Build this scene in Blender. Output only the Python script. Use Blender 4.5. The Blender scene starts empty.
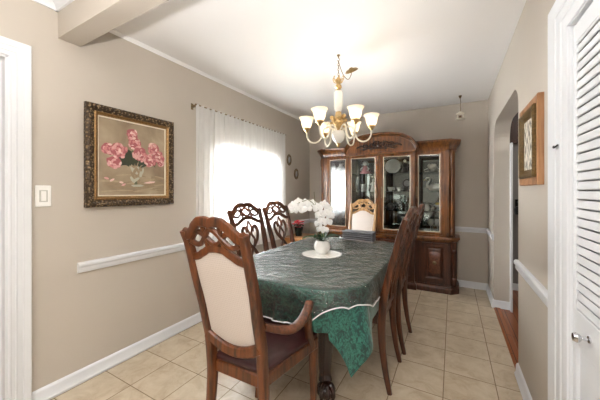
import bpy, bmesh, math, random
from mathutils import Vector, Matrix
random.seed(11)
PI = math.pi
SC = bpy.context.scene
COL = SC.collection

# ------------------------------------------------------------------ materials
def S(r, g, b):
    def f(v):
        v /= 255.0
        return v / 12.92 if v <= 0.04045 else ((v + 0.055) / 1.055) ** 2.4
    return (f(r), f(g), f(b), 1.0)

def base_mat(name):
    m = bpy.data.materials.new(name); m.use_nodes = True
    nt = m.node_tree
    return m, nt, nt.nodes['Principled BSDF']

def N(nt, typ, **kw):
    n = nt.nodes.new(typ)
    for k, v in kw.items():
        if k in n.inputs: n.inputs[k].default_value = v
        else: setattr(n, k, v)
    return n

def ramp(nt, fac, stops):
    r = nt.nodes.new('ShaderNodeValToRGB')
    e = r.color_ramp.elements
    while len(e) < len(stops): e.new(0.5)
    for i, (p, c) in enumerate(stops):
        e[i].position = p; e[i].color = c
    nt.links.new(fac, r.inputs['Fac'])
    return r.outputs['Color']

def coord(nt, scale=(1, 1, 1), kind='Object'):
    tc = nt.nodes.new('ShaderNodeTexCoord'); mp = nt.nodes.new('ShaderNodeMapping')
    mp.inputs['Scale'].default_value = scale
    nt.links.new(tc.outputs[kind], mp.inputs['Vector'])
    return mp.outputs['Vector']

def bump(nt, b, height, strength, dist=0.01):
    n = N(nt, 'ShaderNodeBump', Strength=strength, Distance=dist)
    nt.links.new(height, n.inputs['Height']); nt.links.new(n.outputs['Normal'], b.inputs['Normal'])

def plain(name, col, rough=0.5, metal=0.0, var=0.06, scale=8.0, bmp=0.0, coat=0.0):
    m, nt, b = base_mat(name)
    v = coord(nt)
    n = N(nt, 'ShaderNodeTexNoise', Scale=scale, Detail=4.0)
    nt.links.new(v, n.inputs['Vector'])
    lo = tuple(c * (1 - var) for c in col[:3]) + (1,); hi = tuple(min(1, c * (1 + var)) for c in col[:3]) + (1,)
    nt.links.new(ramp(nt, n.outputs['Fac'], [(0.3, lo), (0.7, hi)]), b.inputs['Base Color'])
    b.inputs['Roughness'].default_value = rough; b.inputs['Metallic'].default_value = metal
    b.inputs['Coat Weight'].default_value = coat; b.inputs['Coat Roughness'].default_value = 0.15
    if bmp: bump(nt, b, n.outputs['Fac'], bmp)
    return m

def wood(name, dark, light, rough=0.3, scale=1.0, axis='z', coat=0.12):
    m, nt, b = base_mat(name)
    sc = {'x': (3, 40, 40), 'y': (40, 3, 40), 'z': (40, 40, 3)}[axis]
    v = coord(nt, tuple(s * scale for s in sc))
    n = N(nt, 'ShaderNodeTexNoise', Scale=1.0, Detail=6.0, Roughness=0.62, Distortion=0.4)
    nt.links.new(v, n.inputs['Vector'])
    v2 = coord(nt, (5, 5, 5))
    n2 = N(nt, 'ShaderNodeTexNoise', Scale=1.0, Detail=2.0)
    nt.links.new(v2, n2.inputs['Vector'])
    mx = N(nt, 'ShaderNodeMath', operation='ADD'); ml = N(nt, 'ShaderNodeMath', operation='MULTIPLY')
    ml.inputs[1].default_value = 0.5
    nt.links.new(n2.outputs['Fac'], ml.inputs[0])
    nt.links.new(n.outputs['Fac'], mx.inputs[0]); nt.links.new(ml.outputs[0], mx.inputs[1])
    nt.links.new(ramp(nt, mx.outputs[0], [(0.55, dark), (0.95, light)]), b.inputs['Base Color'])
    b.inputs['Roughness'].default_value = rough
    b.inputs['Coat Weight'].default_value = coat; b.inputs['Coat Roughness'].default_value = 0.2
    bump(nt, b, n.outputs['Fac'], 0.05, 0.004)
    return m

M = {}
M['wall'] = plain('wall_paint', S(194, 185, 173), 0.55, var=0.02, scale=3)
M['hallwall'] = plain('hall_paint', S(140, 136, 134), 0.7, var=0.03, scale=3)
M['ceil'] = plain('ceiling_paint', S(243, 242, 241), 0.8, var=0.01, scale=2)
M['trim'] = plain('white_trim', S(226, 228, 231), 0.4, var=0.015, scale=6)
M['chairwood'] = wood('chair_wood', S(32, 14, 7), S(100, 53, 26), 0.33)
M['hostwood'] = wood('host_chair_wood', S(34, 15, 7), S(116, 63, 28), 0.33)
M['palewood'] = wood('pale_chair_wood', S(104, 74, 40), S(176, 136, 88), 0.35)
M['hutchwood'] = wood('hutch_wood', S(56, 30, 12), S(136, 82, 36), 0.33)
M['hutchbase'] = wood('hutch_base_wood', S(42, 20, 11), S(84, 44, 25), 0.3)
M['burl'] = plain('burl_panel', S(98, 54, 32), 0.3, var=0.45, scale=45, coat=0.3)
M['carve'] = wood('carved_wood', S(26, 13, 7), S(64, 35, 17), 0.5)
M['tablewood'] = wood('table_wood', S(24, 10, 6), S(56, 25, 15), 0.22, coat=0.4)
M['sidewood'] = wood('side_cabinet_wood', S(150, 96, 52), S(196, 140, 88), 0.35, axis='x')
M['darkwood'] = wood('dark_door_wood', S(48, 22, 14), S(84, 44, 28), 0.45)
M['gold'] = plain('brass', S(206, 176, 126), 0.3, 0.85, var=0.2, scale=40)
M['oldbrass'] = plain('antique_brass', S(126, 104, 66), 0.35, 0.85, var=0.25, scale=60)
M['ivory'] = plain('ivory_enamel', S(238, 230, 212), 0.3, var=0.04)
M['porc'] = plain('white_porcelain', S(240, 238, 232), 0.2, var=0.03, coat=0.4)
M['porcgrey'] = plain('grey_porcelain', S(168, 168, 164), 0.25, var=0.15, scale=30, coat=0.3)
M['petalwhite'] = plain('orchid_petal', S(246, 246, 244), 0.5, var=0.02)
M['yellow'] = plain('yellow_glaze', S(214, 186, 96), 0.3, var=0.1)
M['pinkg'] = plain('pink_glaze', S(216, 150, 156), 0.4, var=0.1)
M['leaf'] = plain('leaf_green', S(34, 66, 40), 0.35, var=0.3, scale=25)
M['stem'] = plain('stem_green', S(104, 112, 60), 0.5, var=0.2)
M['soil'] = plain('bark_soil', S(46, 36, 28), 0.9, var=0.4, scale=60)
M['red'] = plain('red_petal', S(206, 34, 48), 0.45, var=0.2, scale=30)
M['pink'] = plain('pink_petal', S(236, 150, 156), 0.45, var=0.1, scale=30)
M['darkgreenpot'] = plain('dark_green_glaze', S(30, 38, 34), 0.2, var=0.2)
M['black'] = plain('black_metal', S(26, 25, 26), 0.4, 0.3, var=0.1)
M['dark'] = plain('dark_figure', S(52, 46, 44), 0.35, var=0.35, scale=25)
M['chrome'] = plain('chrome', S(205, 205, 208), 0.12, 1.0, var=0.03)
M['bronze'] = plain('bronze', S(122, 104, 78), 0.4, 0.7, var=0.3, scale=50)
M['greycloth'] = plain('grey_cloth', S(104, 104, 107), 0.9, var=0.15, scale=60, bmp=0.2)
M['burgundy'] = plain('burgundy_seat', S(54, 22, 22), 0.42, var=0.18, scale=20)
M['interior'] = plain('hutch_mirror', S(176, 182, 178), 0.03, 1.0, var=0.04, scale=3)
M['switch'] = plain('switch_plate', S(246, 245, 240), 0.35, var=0.01)
M['switchgrey'] = plain('switch_recess', S(196, 194, 186), 0.4, var=0.02)
M['matgold'] = plain('gilt', S(142, 108, 66), 0.35, 0.6, var=0.35, scale=90)
M['darkgilt'] = plain('dark_gilt', S(104, 82, 46), 0.35, 0.5, var=0.35, scale=90)
M['bevel'] = plain('glass_bevel', S(214, 200, 178), 0.2, var=0.08, scale=30, coat=0.3)
M['oak'] = wood('oak_frame', S(138, 92, 56), S(188, 140, 98), 0.4)
M['cream'] = plain('liner', S(226, 216, 194), 0.7, var=0.02)

def mat_fabric():
    m, nt, b = base_mat('cream_woven_fabric')
    v = coord(nt, (105, 0, 105))
    vo = N(nt, 'ShaderNodeTexVoronoi', Scale=1.0, Randomness=0.15)
    nt.links.new(v, vo.inputs['Vector'])
    nt.links.new(ramp(nt, vo.outputs['Distance'], [(0.1, S(188, 176, 166)), (0.42, S(206, 195, 186))]), b.inputs['Base Color'])
    b.inputs['Roughness'].default_value = 0.85
    bump(nt, b, vo.outputs['Distance'], 0.06, 0.002)
    return m
M['fabric'] = mat_fabric()

def mat_ornate():
    m, nt, b = base_mat('ornate_dark_bronze')
    v = coord(nt, (60, 60, 60))
    vo = N(nt, 'ShaderNodeTexVoronoi', Scale=1.0)
    nt.links.new(v, vo.inputs['Vector'])
    nt.links.new(ramp(nt, vo.outputs['Distance'], [(0.12, S(158, 134, 100)), (0.5, S(66, 52, 38))]), b.inputs['Base Color'])
    b.inputs['Roughness'].default_value = 0.35; b.inputs['Metallic'].default_value = 0.5
    bump(nt, b, vo.outputs['Distance'], 0.7, 0.01)
    return m
M['ornate'] = mat_ornate()

def mat_tile():
    m, nt, b = base_mat('ceramic_tile')
    tc = nt.nodes.new('ShaderNodeTexCoord')
    sep = nt.nodes.new('ShaderNodeSeparateXYZ')
    nt.links.new(tc.outputs['Object'], sep.inputs[0])
    px, py, ox, oy, g = 0.302, 0.2938, -0.0515, 1.048, 0.0042
    masks = []; cells = []
    for out, o, p in ((sep.outputs['X'], ox, px), (sep.outputs['Y'], oy, py)):
        a = N(nt, 'ShaderNodeMath', operation='SUBTRACT'); a.inputs[1].default_value = o - p * 60
        nt.links.new(out, a.inputs[0])
        d = N(nt, 'ShaderNodeMath', operation='DIVIDE'); d.inputs[1].default_value = p
        nt.links.new(a.outputs[0], d.inputs[0])
        fl = N(nt, 'ShaderNodeMath', operation='FLOOR'); nt.links.new(d.outputs[0], fl.inputs[0]); cells.append(fl)
        fr = N(nt, 'ShaderNodeMath', operation='FRACT'); nt.links.new(d.outputs[0], fr.inputs[0])
        s = N(nt, 'ShaderNodeMath', operation='SUBTRACT'); s.inputs[1].default_value = 0.5
        nt.links.new(fr.outputs[0], s.inputs[0])
        ab = N(nt, 'ShaderNodeMath', operation='ABSOLUTE'); nt.links.new(s.outputs[0], ab.inputs[0])
        gt = N(nt, 'ShaderNodeMath', operation='GREATER_THAN'); gt.inputs[1].default_value = 0.5 - g / p / 1.6
        nt.links.new(ab.outputs[0], gt.inputs[0]); masks.append(gt)
    mx = N(nt, 'ShaderNodeMath', operation='MAXIMUM')
    nt.links.new(masks[0].outputs[0], mx.inputs[0]); nt.links.new(masks[1].outputs[0], mx.inputs[1])
    cb = nt.nodes.new('ShaderNodeCombineXYZ')
    nt.links.new(cells[0].outputs[0], cb.inputs[0]); nt.links.new(cells[1].outputs[0], cb.inputs[1])
    wn = N(nt, 'ShaderNodeTexWhiteNoise', noise_dimensions='3D'); nt.links.new(cb.outputs[0], wn.inputs['Vector'])
    ad = N(nt, 'ShaderNodeVectorMath', operation='MULTIPLY_ADD')
    nt.links.new(wn.outputs['Color'], ad.inputs[0]); ad.inputs[1].default_value = (9, 9, 9)
    nt.links.new(tc.outputs['Object'], ad.inputs[2])
    n = N(nt, 'ShaderNodeTexNoise', Scale=7.0, Detail=7.0, Roughness=0.68, Distortion=0.6)
    nt.links.new(ad.outputs[0], n.inputs['Vector'])
    c = ramp(nt, n.outputs['Fac'], [(0.28, S(168, 148, 122)), (0.5, S(192, 176, 152)), (0.72, S(207, 194, 174))])
    mix = nt.nodes.new('ShaderNodeMixRGB'); mix.inputs['Color2'].default_value = S(126, 106, 84)
    nt.links.new(mx.outputs[0], mix.inputs['Fac']); nt.links.new(c, mix.inputs['Color1'])
    nt.links.new(mix.outputs[0], b.inputs['Base Color'])
    rr = N(nt, 'ShaderNodeMath', operation='MULTIPLY_ADD'); rr.inputs[1].default_value = 0.5; rr.inputs[2].default_value = 0.28
    nt.links.new(mx.outputs[0], rr.inputs[0]); nt.links.new(rr.outputs[0], b.inputs['Roughness'])
    inv = N(nt, 'ShaderNodeMath', operation='MULTIPLY_ADD'); inv.inputs[1].default_value = -1; 
    nt.links.new(mx.outputs[0], inv.inputs[0]); nt.links.new(n.outputs['Fac'], inv.inputs[2])
    bump(nt, b, inv.outputs[0], 0.15, 0.003)
    return m
M['tile'] = mat_tile()

def mat_planks():
    m, nt, b = base_mat('red_oak_floor')
    br = N(nt, 'ShaderNodeTexBrick', offset=0.37); v = coord(nt, (1, 1, 1))
    rot = [n for n in nt.nodes if n.type == 'MAPPING'][0]; rot.inputs['Rotation'].default_value = (0, 0, PI / 2)
    nt.links.new(v, br.inputs['Vector'])
    br.inputs['Color1'].default_value = S(122, 66, 38); br.inputs['Color2'].default_value = S(150, 88, 50)
    br.inputs['Mortar'].default_value = S(58, 28, 16)
    br.inputs['Scale'].default_value = 1.0; br.inputs['Mortar Size'].default_value = 0.003
    br.inputs['Brick Width'].default_value = 0.9; br.inputs['Row Height'].default_value = 0.07
    nt.links.new(br.outputs['Color'], b.inputs['Base Color']); b.inputs['Roughness'].default_value = 0.3
    return m
M['planks'] = mat_planks()

def mat_cloth():
    m, nt, b = base_mat('green_damask')
    v = coord(nt, (1, 1, 1), 'UV')
    n = N(nt, 'ShaderNodeTexNoise', Scale=26.0, Detail=5.0, Roughness=0.6, Distortion=1.6)
    nt.links.new(v, n.inputs['Vector'])
    nt.links.new(ramp(nt, n.outputs['Fac'], [(0.40, S(10, 48, 42)), (0.50, S(20, 82, 72)), (0.56, S(54, 122, 106)), (0.61, S(16, 72, 63))]), b.inputs['Base Color'])
    b.inputs['Roughness'].default_value = 0.4
    b.inputs['Sheen Weight'].default_value = 0.3
    bump(nt, b, n.outputs['Fac'], 0.12, 0.004)
    return m
M['cloth'] = mat_cloth()

def mat_vinyl():
    m, nt, b = base_mat('clear_vinyl'); nt.nodes.remove(b)
    out = [n for n in nt.nodes if n.type == 'OUTPUT_MATERIAL'][0]
    v = coord(nt, (1, 1, 1), 'UV')
    mp = [n for n in nt.nodes if n.type == 'MAPPING'][0]; mp.inputs['Rotation'].default_value = (0, 0, 0.6); mp.inputs['Scale'].default_value = (2.6, 9.0, 1)
    n = N(nt, 'ShaderNodeTexNoise', Scale=1.6, Detail=3.5, Roughness=0.5, Distortion=0.9)
    nt.links.new(v, n.inputs['Vector'])
    v2 = coord(nt, (34, 34, 1), 'UV')
    n2 = N(nt, 'ShaderNodeTexNoise', Scale=1.0, Detail=3.0); nt.links.new(v2, n2.inputs['Vector'])
    sm = N(nt, 'ShaderNodeMath', operation='MULTIPLY_ADD'); sm.inputs[1].default_value = 0.22
    nt.links.new(n2.outputs['Fac'], sm.inputs[0]); nt.links.new(n.outputs['Fac'], sm.inputs[2])
    sb = N(nt, 'ShaderNodeMath', operation='SUBTRACT'); sb.inputs[1].default_value = 0.61; nt.links.new(sm.outputs[0], sb.inputs[0])
    ab = N(nt, 'ShaderNodeMath', operation='ABSOLUTE'); nt.links.new(sb.outputs[0], ab.inputs[0])
    bp = N(nt, 'ShaderNodeBump', Strength=0.6, Distance=0.1); nt.links.new(ab.outputs[0], bp.inputs['Height'])
    fr = N(nt, 'ShaderNodeFresnel', IOR=1.6)
    mu = N(nt, 'ShaderNodeMath', operation='MULTIPLY_ADD', use_clamp=True); mu.inputs[1].default_value = 1.5; mu.inputs[2].default_value = 0.0
    nt.links.new(fr.outputs[0], mu.inputs[0])
    tr = N(nt, 'ShaderNodeBsdfTransparent', Color=(0.93, 0.96, 0.95, 1))
    gl = N(nt, 'ShaderNodeBsdfGlossy', Roughness=0.03); nt.links.new(bp.outputs['Normal'], gl.inputs['Normal'])
    df = N(nt, 'ShaderNodeBsdfDiffuse', Color=S(215, 218, 212))
    m1 = nt.nodes.new('ShaderNodeMixShader'); m1.inputs[0].default_value = 0.02
    nt.links.new(tr.outputs[0], m1.inputs[1]); nt.links.new(df.outputs[0], m1.inputs[2])
    m2 = nt.nodes.new('ShaderNodeMixShader'); nt.links.new(mu.outputs[0], m2.inputs[0])
    nt.links.new(m1.outputs[0], m2.inputs[1]); nt.links.new(gl.outputs[0], m2.inputs[2])
    nt.links.new(m2.outputs[0], out.inputs['Surface'])
    return m
M['vinyl'] = mat_vinyl()

def mat_glass(name, tint, gloss, rough=0.02, mul=1.0):
    m, nt, b = base_mat(name); nt.nodes.remove(b)
    out = [n for n in nt.nodes if n.type == 'OUTPUT_MATERIAL'][0]
    fr = N(nt, 'ShaderNodeFresnel', IOR=1.52)
    mu = N(nt, 'ShaderNodeMath', operation='MULTIPLY_ADD', use_clamp=True); mu.inputs[1].default_value = mul; mu.inputs[2].default_value = gloss
    nt.links.new(fr.outputs[0], mu.inputs[0])
    tr = N(nt, 'ShaderNodeBsdfTransparent', Color=tint); gl = N(nt, 'ShaderNodeBsdfGlossy', Roughness=rough)
    m2 = nt.nodes.new('ShaderNodeMixShader'); nt.links.new(mu.outputs[0], m2.inputs[0])
    nt.links.new(tr.outputs[0], m2.inputs[1]); nt.links.new(gl.outputs[0], m2.inputs[2])
    nt.links.new(m2.outputs[0], out.inputs['Surface'])
    return m
M['pane'] = mat_glass('cabinet_glass', (0.95, 0.97, 0.96, 1), 0.0, 0.01, 0.8)
M['panegloss'] = mat_glass('reflective_glass', (0.92, 0.94, 0.94, 1), 0.13, 0.01, 0.8)
M['shelfglass'] = mat_glass('glass_shelf', (0.86, 0.93, 0.9, 1), 0.05)
M['winglass'] = mat_glass('window_glass', (1, 1, 1, 1), 0.0)
M['clear'] = mat_glass('clear_glassware', (0.85, 0.88, 0.88, 1), 0.12, 0.05, 1.5)

def mat_sheer(name, col, tl, tp):
    m, nt, b = base_mat(name); nt.nodes.remove(b)
    out = [n for n in nt.nodes if n.type == 'OUTPUT_MATERIAL'][0]
    v = coord(nt, (1, 60, 4)); n = N(nt, 'ShaderNodeTexNoise', Scale=1.0, Detail=3.0); nt.links.new(v, n.inputs['Vector'])
    c = ramp(nt, n.outputs['Fac'], [(0.3, tuple(x * 0.93 for x in col[:3]) + (1,)), (0.7, col)])
    d = nt.nodes.new('ShaderNodeBsdfDiffuse'); t = nt.nodes.new('ShaderNodeBsdfTranslucent')
    nt.links.new(c, d.inputs[0]); nt.links.new(c, t.inputs[0])
    p = N(nt, 'ShaderNodeBsdfTransparent')
    m1 = nt.nodes.new('ShaderNodeMixShader'); m1.inputs[0].default_value = tl
    nt.links.new(d.outputs[0], m1.inputs[1]); nt.links.new(t.outputs[0], m1.inputs[2])
    m2 = nt.nodes.new('ShaderNodeMixShader'); m2.inputs[0].default_value = tp
    nt.links.new(m1.outputs[0], m2.inputs[1]); nt.links.new(p.outputs[0], m2.inputs[2])
    nt.links.new(m2.outputs[0], out.inputs['Surface'])
    return m
M['sheer'] = mat_sheer('sheer_curtain', S(250, 250, 249), 0.5, 0.14)
M['shade'] = mat_sheer('frosted_shade', S(252, 246, 232), 0.6, 0.06)

def mat_emit(name, col, s):
    m, nt, b = base_mat(name)
    b.inputs['Base Color'].default_value = col; b.inputs['Emission Color'].default_value = col
    b.inputs['Emission Strength'].default_value = s
    return m
M['bulb'] = mat_emit('lit_bulb', (1, 0.84, 0.62, 1), 7)

def mat_print():
    m, nt, b = base_mat('sketch_print')
    v = coord(nt, (1, 60, 22)); n = N(nt, 'ShaderNodeTexNoise', Scale=1.0, Detail=4.0); nt.links.new(v, n.inputs['Vector'])
    nt.links.new(ramp(nt, n.outputs['Fac'], [(0.42, S(92, 84, 74)), (0.5, S(206, 196, 178)), (0.6, S(232, 224, 208))]), b.inputs['Base Color'])
    b.inputs['Roughness'].default_value = 0.5
    return m
M['print'] = mat_print()

def mat_canvas():
    m, nt, b = base_mat('canvas_ground')
    tc = nt.nodes.new('ShaderNodeTexCoord'); n = N(nt, 'ShaderNodeTexNoise', Scale=5.0, Detail=5.0, Distortion=0.5)
    nt.links.new(tc.outputs['Object'], n.inputs['Vector'])
    nt.links.new(ramp(nt, n.outputs['Fac'], [(0.3, S(136, 118, 96)), (0.55, S(162, 145, 120)), (0.75, S(186, 169, 142))]), b.inputs['Base Color'])
    b.inputs['Roughness'].default_value = 0.5
    return m
M['canvas'] = mat_canvas()
PAINT = {}
for nm, c in dict(p1=(216, 164, 160), p2=(202, 132, 132), p3=(170, 92, 98), p4=(232, 200, 192), lf=(58, 64, 48), lf2=(92, 96, 72), vs=(136, 138, 120), vs2=(182, 182, 164), gr=(150, 130, 104), tbl=(172, 154, 126)).items():
    PAINT[nm] = plain('oil_paint_' + nm, S(*c), 0.45, var=0.08, scale=60)

# ------------------------------------------------------------------ mesh builder
class MB:
    def __init__(s):
        s.bm = bmesh.new()
    def box(s, x0, x1, y0, y1, z0, z1):
        vs = [s.bm.verts.new((x, y, z)) for x in (x0, x1) for y in (y0, y1) for z in (z0, z1)]
        for f in ((0, 1, 3, 2), (4, 6, 7, 5), (0, 4, 5, 1), (2, 3, 7, 6), (0, 2, 6, 4), (1, 5, 7, 3)):
            s.bm.faces.new([vs[i] for i in f])
        return s
    def rings(s, rings, closed=False, caps=True, mi=0):
        vr = [[s.bm.verts.new(p) for p in r] for r in rings]
        n = len(vr[0]); L = len(vr)
        for i in range(L if closed else L - 1):
            a, b = vr[i], vr[(i + 1) % L]
            for j in range(n):
                f = s.bm.faces.new((a[j], a[(j + 1) % n], b[(j + 1) % n], b[j])); f.material_index = mi
        if caps and not closed:
            for r in (vr[0][::-1], vr[-1]):
                f = s.bm.faces.new(r); f.material_index = mi
        return s
    def sweep(s, pts, w, t=None, ref=(0, 1, 0), n=10, closed=False, pw=1.0, caps=True):
        """section of width w (across the path, normal to ref) and thickness t (along ref)"""
        pts = [Vector(p) for p in pts]; L = len(pts); ref = Vector(ref)
        if not hasattr(w, '__len__'): w = [w] * L
        if t is None: t = w
        if not hasattr(t, '__len__'): t = [t] * L
        rings = []
        for i in range(L):
            a = pts[(i - 1) % L] if (closed or i > 0) else pts[i]
            b = pts[(i + 1) % L] if (closed or i < L - 1) else pts[i]
            T = (b - a).normalized()
            A = T.cross(ref)
            if A.length < 1e-4: A = T.cross(Vector((1, 0.01, 0)))
            A.normalize(); B = A.cross(T).normalized()
            r = []
            for k in range(n):
                an = 2 * PI * (k + 0.5) / n
                c, q = math.cos(an), math.sin(an)
                c = math.copysign(abs(c) ** pw, c); q = math.copysign(abs(q) ** pw, q)
                r.append(pts[i] + A * (c * w[i] / 2) + B * (q * t[i] / 2))
            rings.append(r)
        return s.rings(rings, closed, caps)
    def lathe(s, prof, n=24, loc=(0, 0, 0), scx=1.0, caps=True):
        loc = Vector(loc); rings = []
        for r, z in prof:
            rings.append([loc + Vector((r * scx * math.cos(2 * PI * k / n), r * math.sin(2 * PI * k / n), z)) for k in range(n)])
        return s.rings(rings, False, caps)
    def ball(s, c, r, seg=12, sq=(1, 1, 1), mi=0):
        c = Vector(c); rr = []
        k = max(4, seg // 2)
        for i in range(k + 1):
            ph = -PI / 2 + PI * (0.02 + 0.96 * i / k)
            rr.append([c + Vector((r * sq[0] * math.cos(ph) * math.cos(2 * PI * j / seg), r * sq[1] * math.cos(ph) * math.sin(2 * PI * j / seg), r * sq[2] * math.sin(ph))) for j in range(seg)])
        return s.rings(rr, mi=mi)
    def prism(s, poly, lo, hi, axis='z'):
        def mk(p, h):
            a, b = p
            return {'z': (a, b, h), 'x': (h, a, b), 'y': (a, h, b)}[axis]
        A = [s.bm.verts.new(mk(p, lo)) for p in poly]; B = [s.bm.verts.new(mk(p, hi)) for p in poly]
        fs = [s.bm.faces.new(A[::-1]), s.bm.faces.new(B)]
        n = len(poly)
        for i in range(n):
            s.bm.faces.new((A[i], A[(i + 1) % n], B[(i + 1) % n], B[i]))
        for f in fs: f.normal_update()
        if n > 4: bmesh.ops.triangulate(s.bm, faces=fs)
        return s
    def xf(s, mat):
        bmesh.ops.transform(s.bm, matrix=mat, verts=s.bm.verts); return s
    def build(s, name, mat, parent=None, bevel=0.0, smooth=True, sub=0, loc=None, solid=0.0):
        bmesh.ops.recalc_face_normals(s.bm, faces=s.bm.faces)
        me = bpy.data.meshes.new(name); s.bm.to_mesh(me); s.bm.free()
        for m in (mat if isinstance(mat, (list, tuple)) else [mat]): me.materials.append(m)
        if smooth:
            me.shade_smooth(); me.set_sharp_from_angle(angle=math.radians(38))
        o = bpy.data.objects.new(name, me); COL.objects.link(o)
        if parent: o.parent = parent
        if loc: o.location = loc
        if bevel:
            b = o.modifiers.new('bevel', 'BEVEL'); b.width = bevel; b.segments = 2; b.limit_method = 'ANGLE'; b.angle_limit = math.radians(40)
        if sub:
            b = o.modifiers.new('sub', 'SUBSURF'); b.levels = sub; b.render_levels = sub
        if solid:
            b = o.modifiers.new('solid', 'SOLIDIFY'); b.thickness = solid; b.offset = 0
        return o

def tag(o, label, cat, group=None):
    o['label'] = label; o['category'] = cat
    if group: o['group'] = group
    return o
def thing(name, label, cat, loc=(0, 0, 0), rz=0.0, group=None):
    o = bpy.data.objects.new(name, None); COL.objects.link(o); o.empty_display_size = 0.1
    o.location = loc; o.rotation_euler = (0, 0, rz)
    return tag(o, label, cat, group)
def struct(o):
    o['kind'] = 'structure'; return o
def dup(root, loc, rz, label, group=None):
    r = root.copy(); COL.objects.link(r); r.location = loc; r.rotation_euler = (0, 0, rz); r['label'] = label
    if group: r['group'] = group
    for ch in list(root.children):
        c = ch.copy(); COL.objects.link(c); c.parent = r
        for g in list(ch.children):
            d = g.copy(); COL.objects.link(d); d.parent = c
    return r
def lerp(tab, x):
    if x <= tab[0][0]: return tab[0][1]
    for (a, b), (c, d) in zip(tab, tab[1:]):
        if x <= c:
            u = (x - a) / (c - a); u = u * u * (3 - 2 * u) * 0.5 + u * 0.5
            return b + (d - b) * u
    return tab[-1][1]
def spline(pts, k=6):
    """Catmull-Rom through points"""
    P = [Vector(p) for p in pts]; P = [2 * P[0] - P[1]] + P + [2 * P[-1] - P[-2]]
    out = []
    for i in range(1, len(P) - 2):
        for j in range(k):
            t = j / k
            a, b, c, d = P[i - 1], P[i], P[i + 1], P[i + 2]
            out.append(0.5 * ((2 * b) + (c - a) * t + (2 * a - 5 * b + 4 * c - d) * t * t + (3 * b - a - 3 * c + d) * t ** 3))
    out.append(P[-2]); return out

# ------------------------------------------------------------------ the room
XL, XR, YB, ZC = -2.191, 0.403, 4.303, 2.472
Y0 = -3.4
WY0, WY1, WZ0, WZ1 = 2.07, 3.22, 0.86, 1.72
DY0, DY1, DZ = -0.26, 0.556, 2.045
b = MB(); b.box(XL, XR + 0.02, Y0, YB, -0.06, 0); struct(b.build('floor', M['tile'], smooth=False))
b = MB(); b.box(XL - 1.2, XR + 1.4, Y0, YB + 0.3, ZC, ZC + 0.08); struct(b.build('ceiling', M['ceil'], smooth=False))
T = 0.13
b = MB()
b.box(XL - T, XL, Y0, DY0, 0, ZC); b.box(XL - T, XL, DY0, DY1, DZ, ZC); b.box(XL - T, XL, DY1, WY0, 0, ZC)
b.box(XL - T, XL, WY0, WY1, 0, WZ0); b.box(XL - T, XL, WY0, WY1, WZ1, ZC); b.box(XL - T, XL, WY1, YB + 0.1, 0, ZC)
struct(b.build('wall_left', M['wall'], smooth=False))
b = MB(); b.box(XL - T, XR + 0.14, Y0 - 0.1, Y0, 0, ZC); struct(b.build('wall_front', M['hallwall'], smooth=False))  # darker paint puts the dimness of the room behind into the colour
b = MB(); b.box(XL - T, XR, YB, YB + 0.1, 0, ZC); struct(b.build('wall_back', M['wall'], smooth=False))
OY0, OY1, OZ = 2.42, 3.70, 2.035
CY0, CY1, CZ = 0.70, 1.445, 1.93
poly = [(Y0, 0), (CY0, 0), (CY0, CZ), (CY1, CZ), (CY1, 0), (OY0, 0)]
r1, r2 = 0.15, 0.2
for k in range(9):
    a = PI - PI / 2 * k / 8; poly.append((OY0 + r1 + r1 * math.cos(a), OZ - r1 + r1 * math.sin(a)))
for k in range(9):
    a = PI / 2 - PI / 2 * k / 8; poly.append((OY1 - r2 + r2 * math.cos(a), OZ - r2 + r2 * math.sin(a)))
poly += [(OY1, 0), (YB + 0.1, 0), (YB + 0.1, ZC), (Y0, ZC)]
b = MB(); b.prism(poly, XR, XR + 0.14, 'x'); struct(b.build('wall_right', M['wall'], smooth=False))
# hall beyond the opening
b = MB(); b.box(XR + 0.02, 1.7, 2.0, 4.6, -0.06, 0.004); struct(b.build('floor_hall', M['planks'], smooth=False))
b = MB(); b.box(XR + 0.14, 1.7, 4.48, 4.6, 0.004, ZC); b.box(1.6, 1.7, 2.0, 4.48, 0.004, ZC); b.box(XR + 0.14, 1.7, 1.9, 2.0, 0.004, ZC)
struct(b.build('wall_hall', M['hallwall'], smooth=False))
b = MB(); b.box(0.60, 1.55, 4.44, 4.48, 1.93, ZC - 0.01); b.box(0.60, 1.55, 4.42, 4.48, 1.90, 1.95); struct(b.build('trim_1', M['darkwood'], bevel=0.004))
# space behind the left door
b = MB(); b.box(XL - 1.2, XL - 1.1, Y0, 1.4, 0, ZC); b.box(XL - 1.1, XL - T, 1.3, 1.4, 0, ZC); struct(b.build('wall_side_room', M['hallwall'], smooth=False))
b = MB(); b.box(XL - 1.2, XL, Y0, 1.4, -0.06, -0.001); struct(b.build('floor_side_room', M['planks'], smooth=False))
# beam
b = MB(); b.box(XL, XR, 0.782, 0.902, 2.258, ZC); struct(b.build('trim_2', M['wall'], smooth=False))
# crown on near side of the beam, small cove on far side
def molding(y0, y1, x, zt, s, sz, dx):
    pr = [(0, 0), (0, -sz), (dx * 0.25, -sz), (dx * 0.4, -sz * 0.6), (dx * 0.8, -sz * 0.3), (dx, -sz * 0.2), (dx, 0)]
    m = MB(); m.rings([[(x + s * a, y, zt + c) for a, c in pr] for y in (y0, y1)]); return m
struct(molding(Y0, 0.782, XL, ZC, 1, 0.05, 0.05).build('trim_3', M['trim']))
b = MB(); pr = [(0, 0), (0, -0.05), (-0.012, -0.05), (-0.02, -0.03), (-0.04, -0.015), (-0.05, -0.01), (-0.05, 0)]
b.rings([[(x, 0.782 + a, ZC + c) for a, c in pr] for x in (XL, XR)]); struct(b.build('trim_4', M['trim']))
struct(molding(0.902, YB, XL, ZC, 1, 0.026, 0.02).build('trim_5', M['ceil']))
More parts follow.
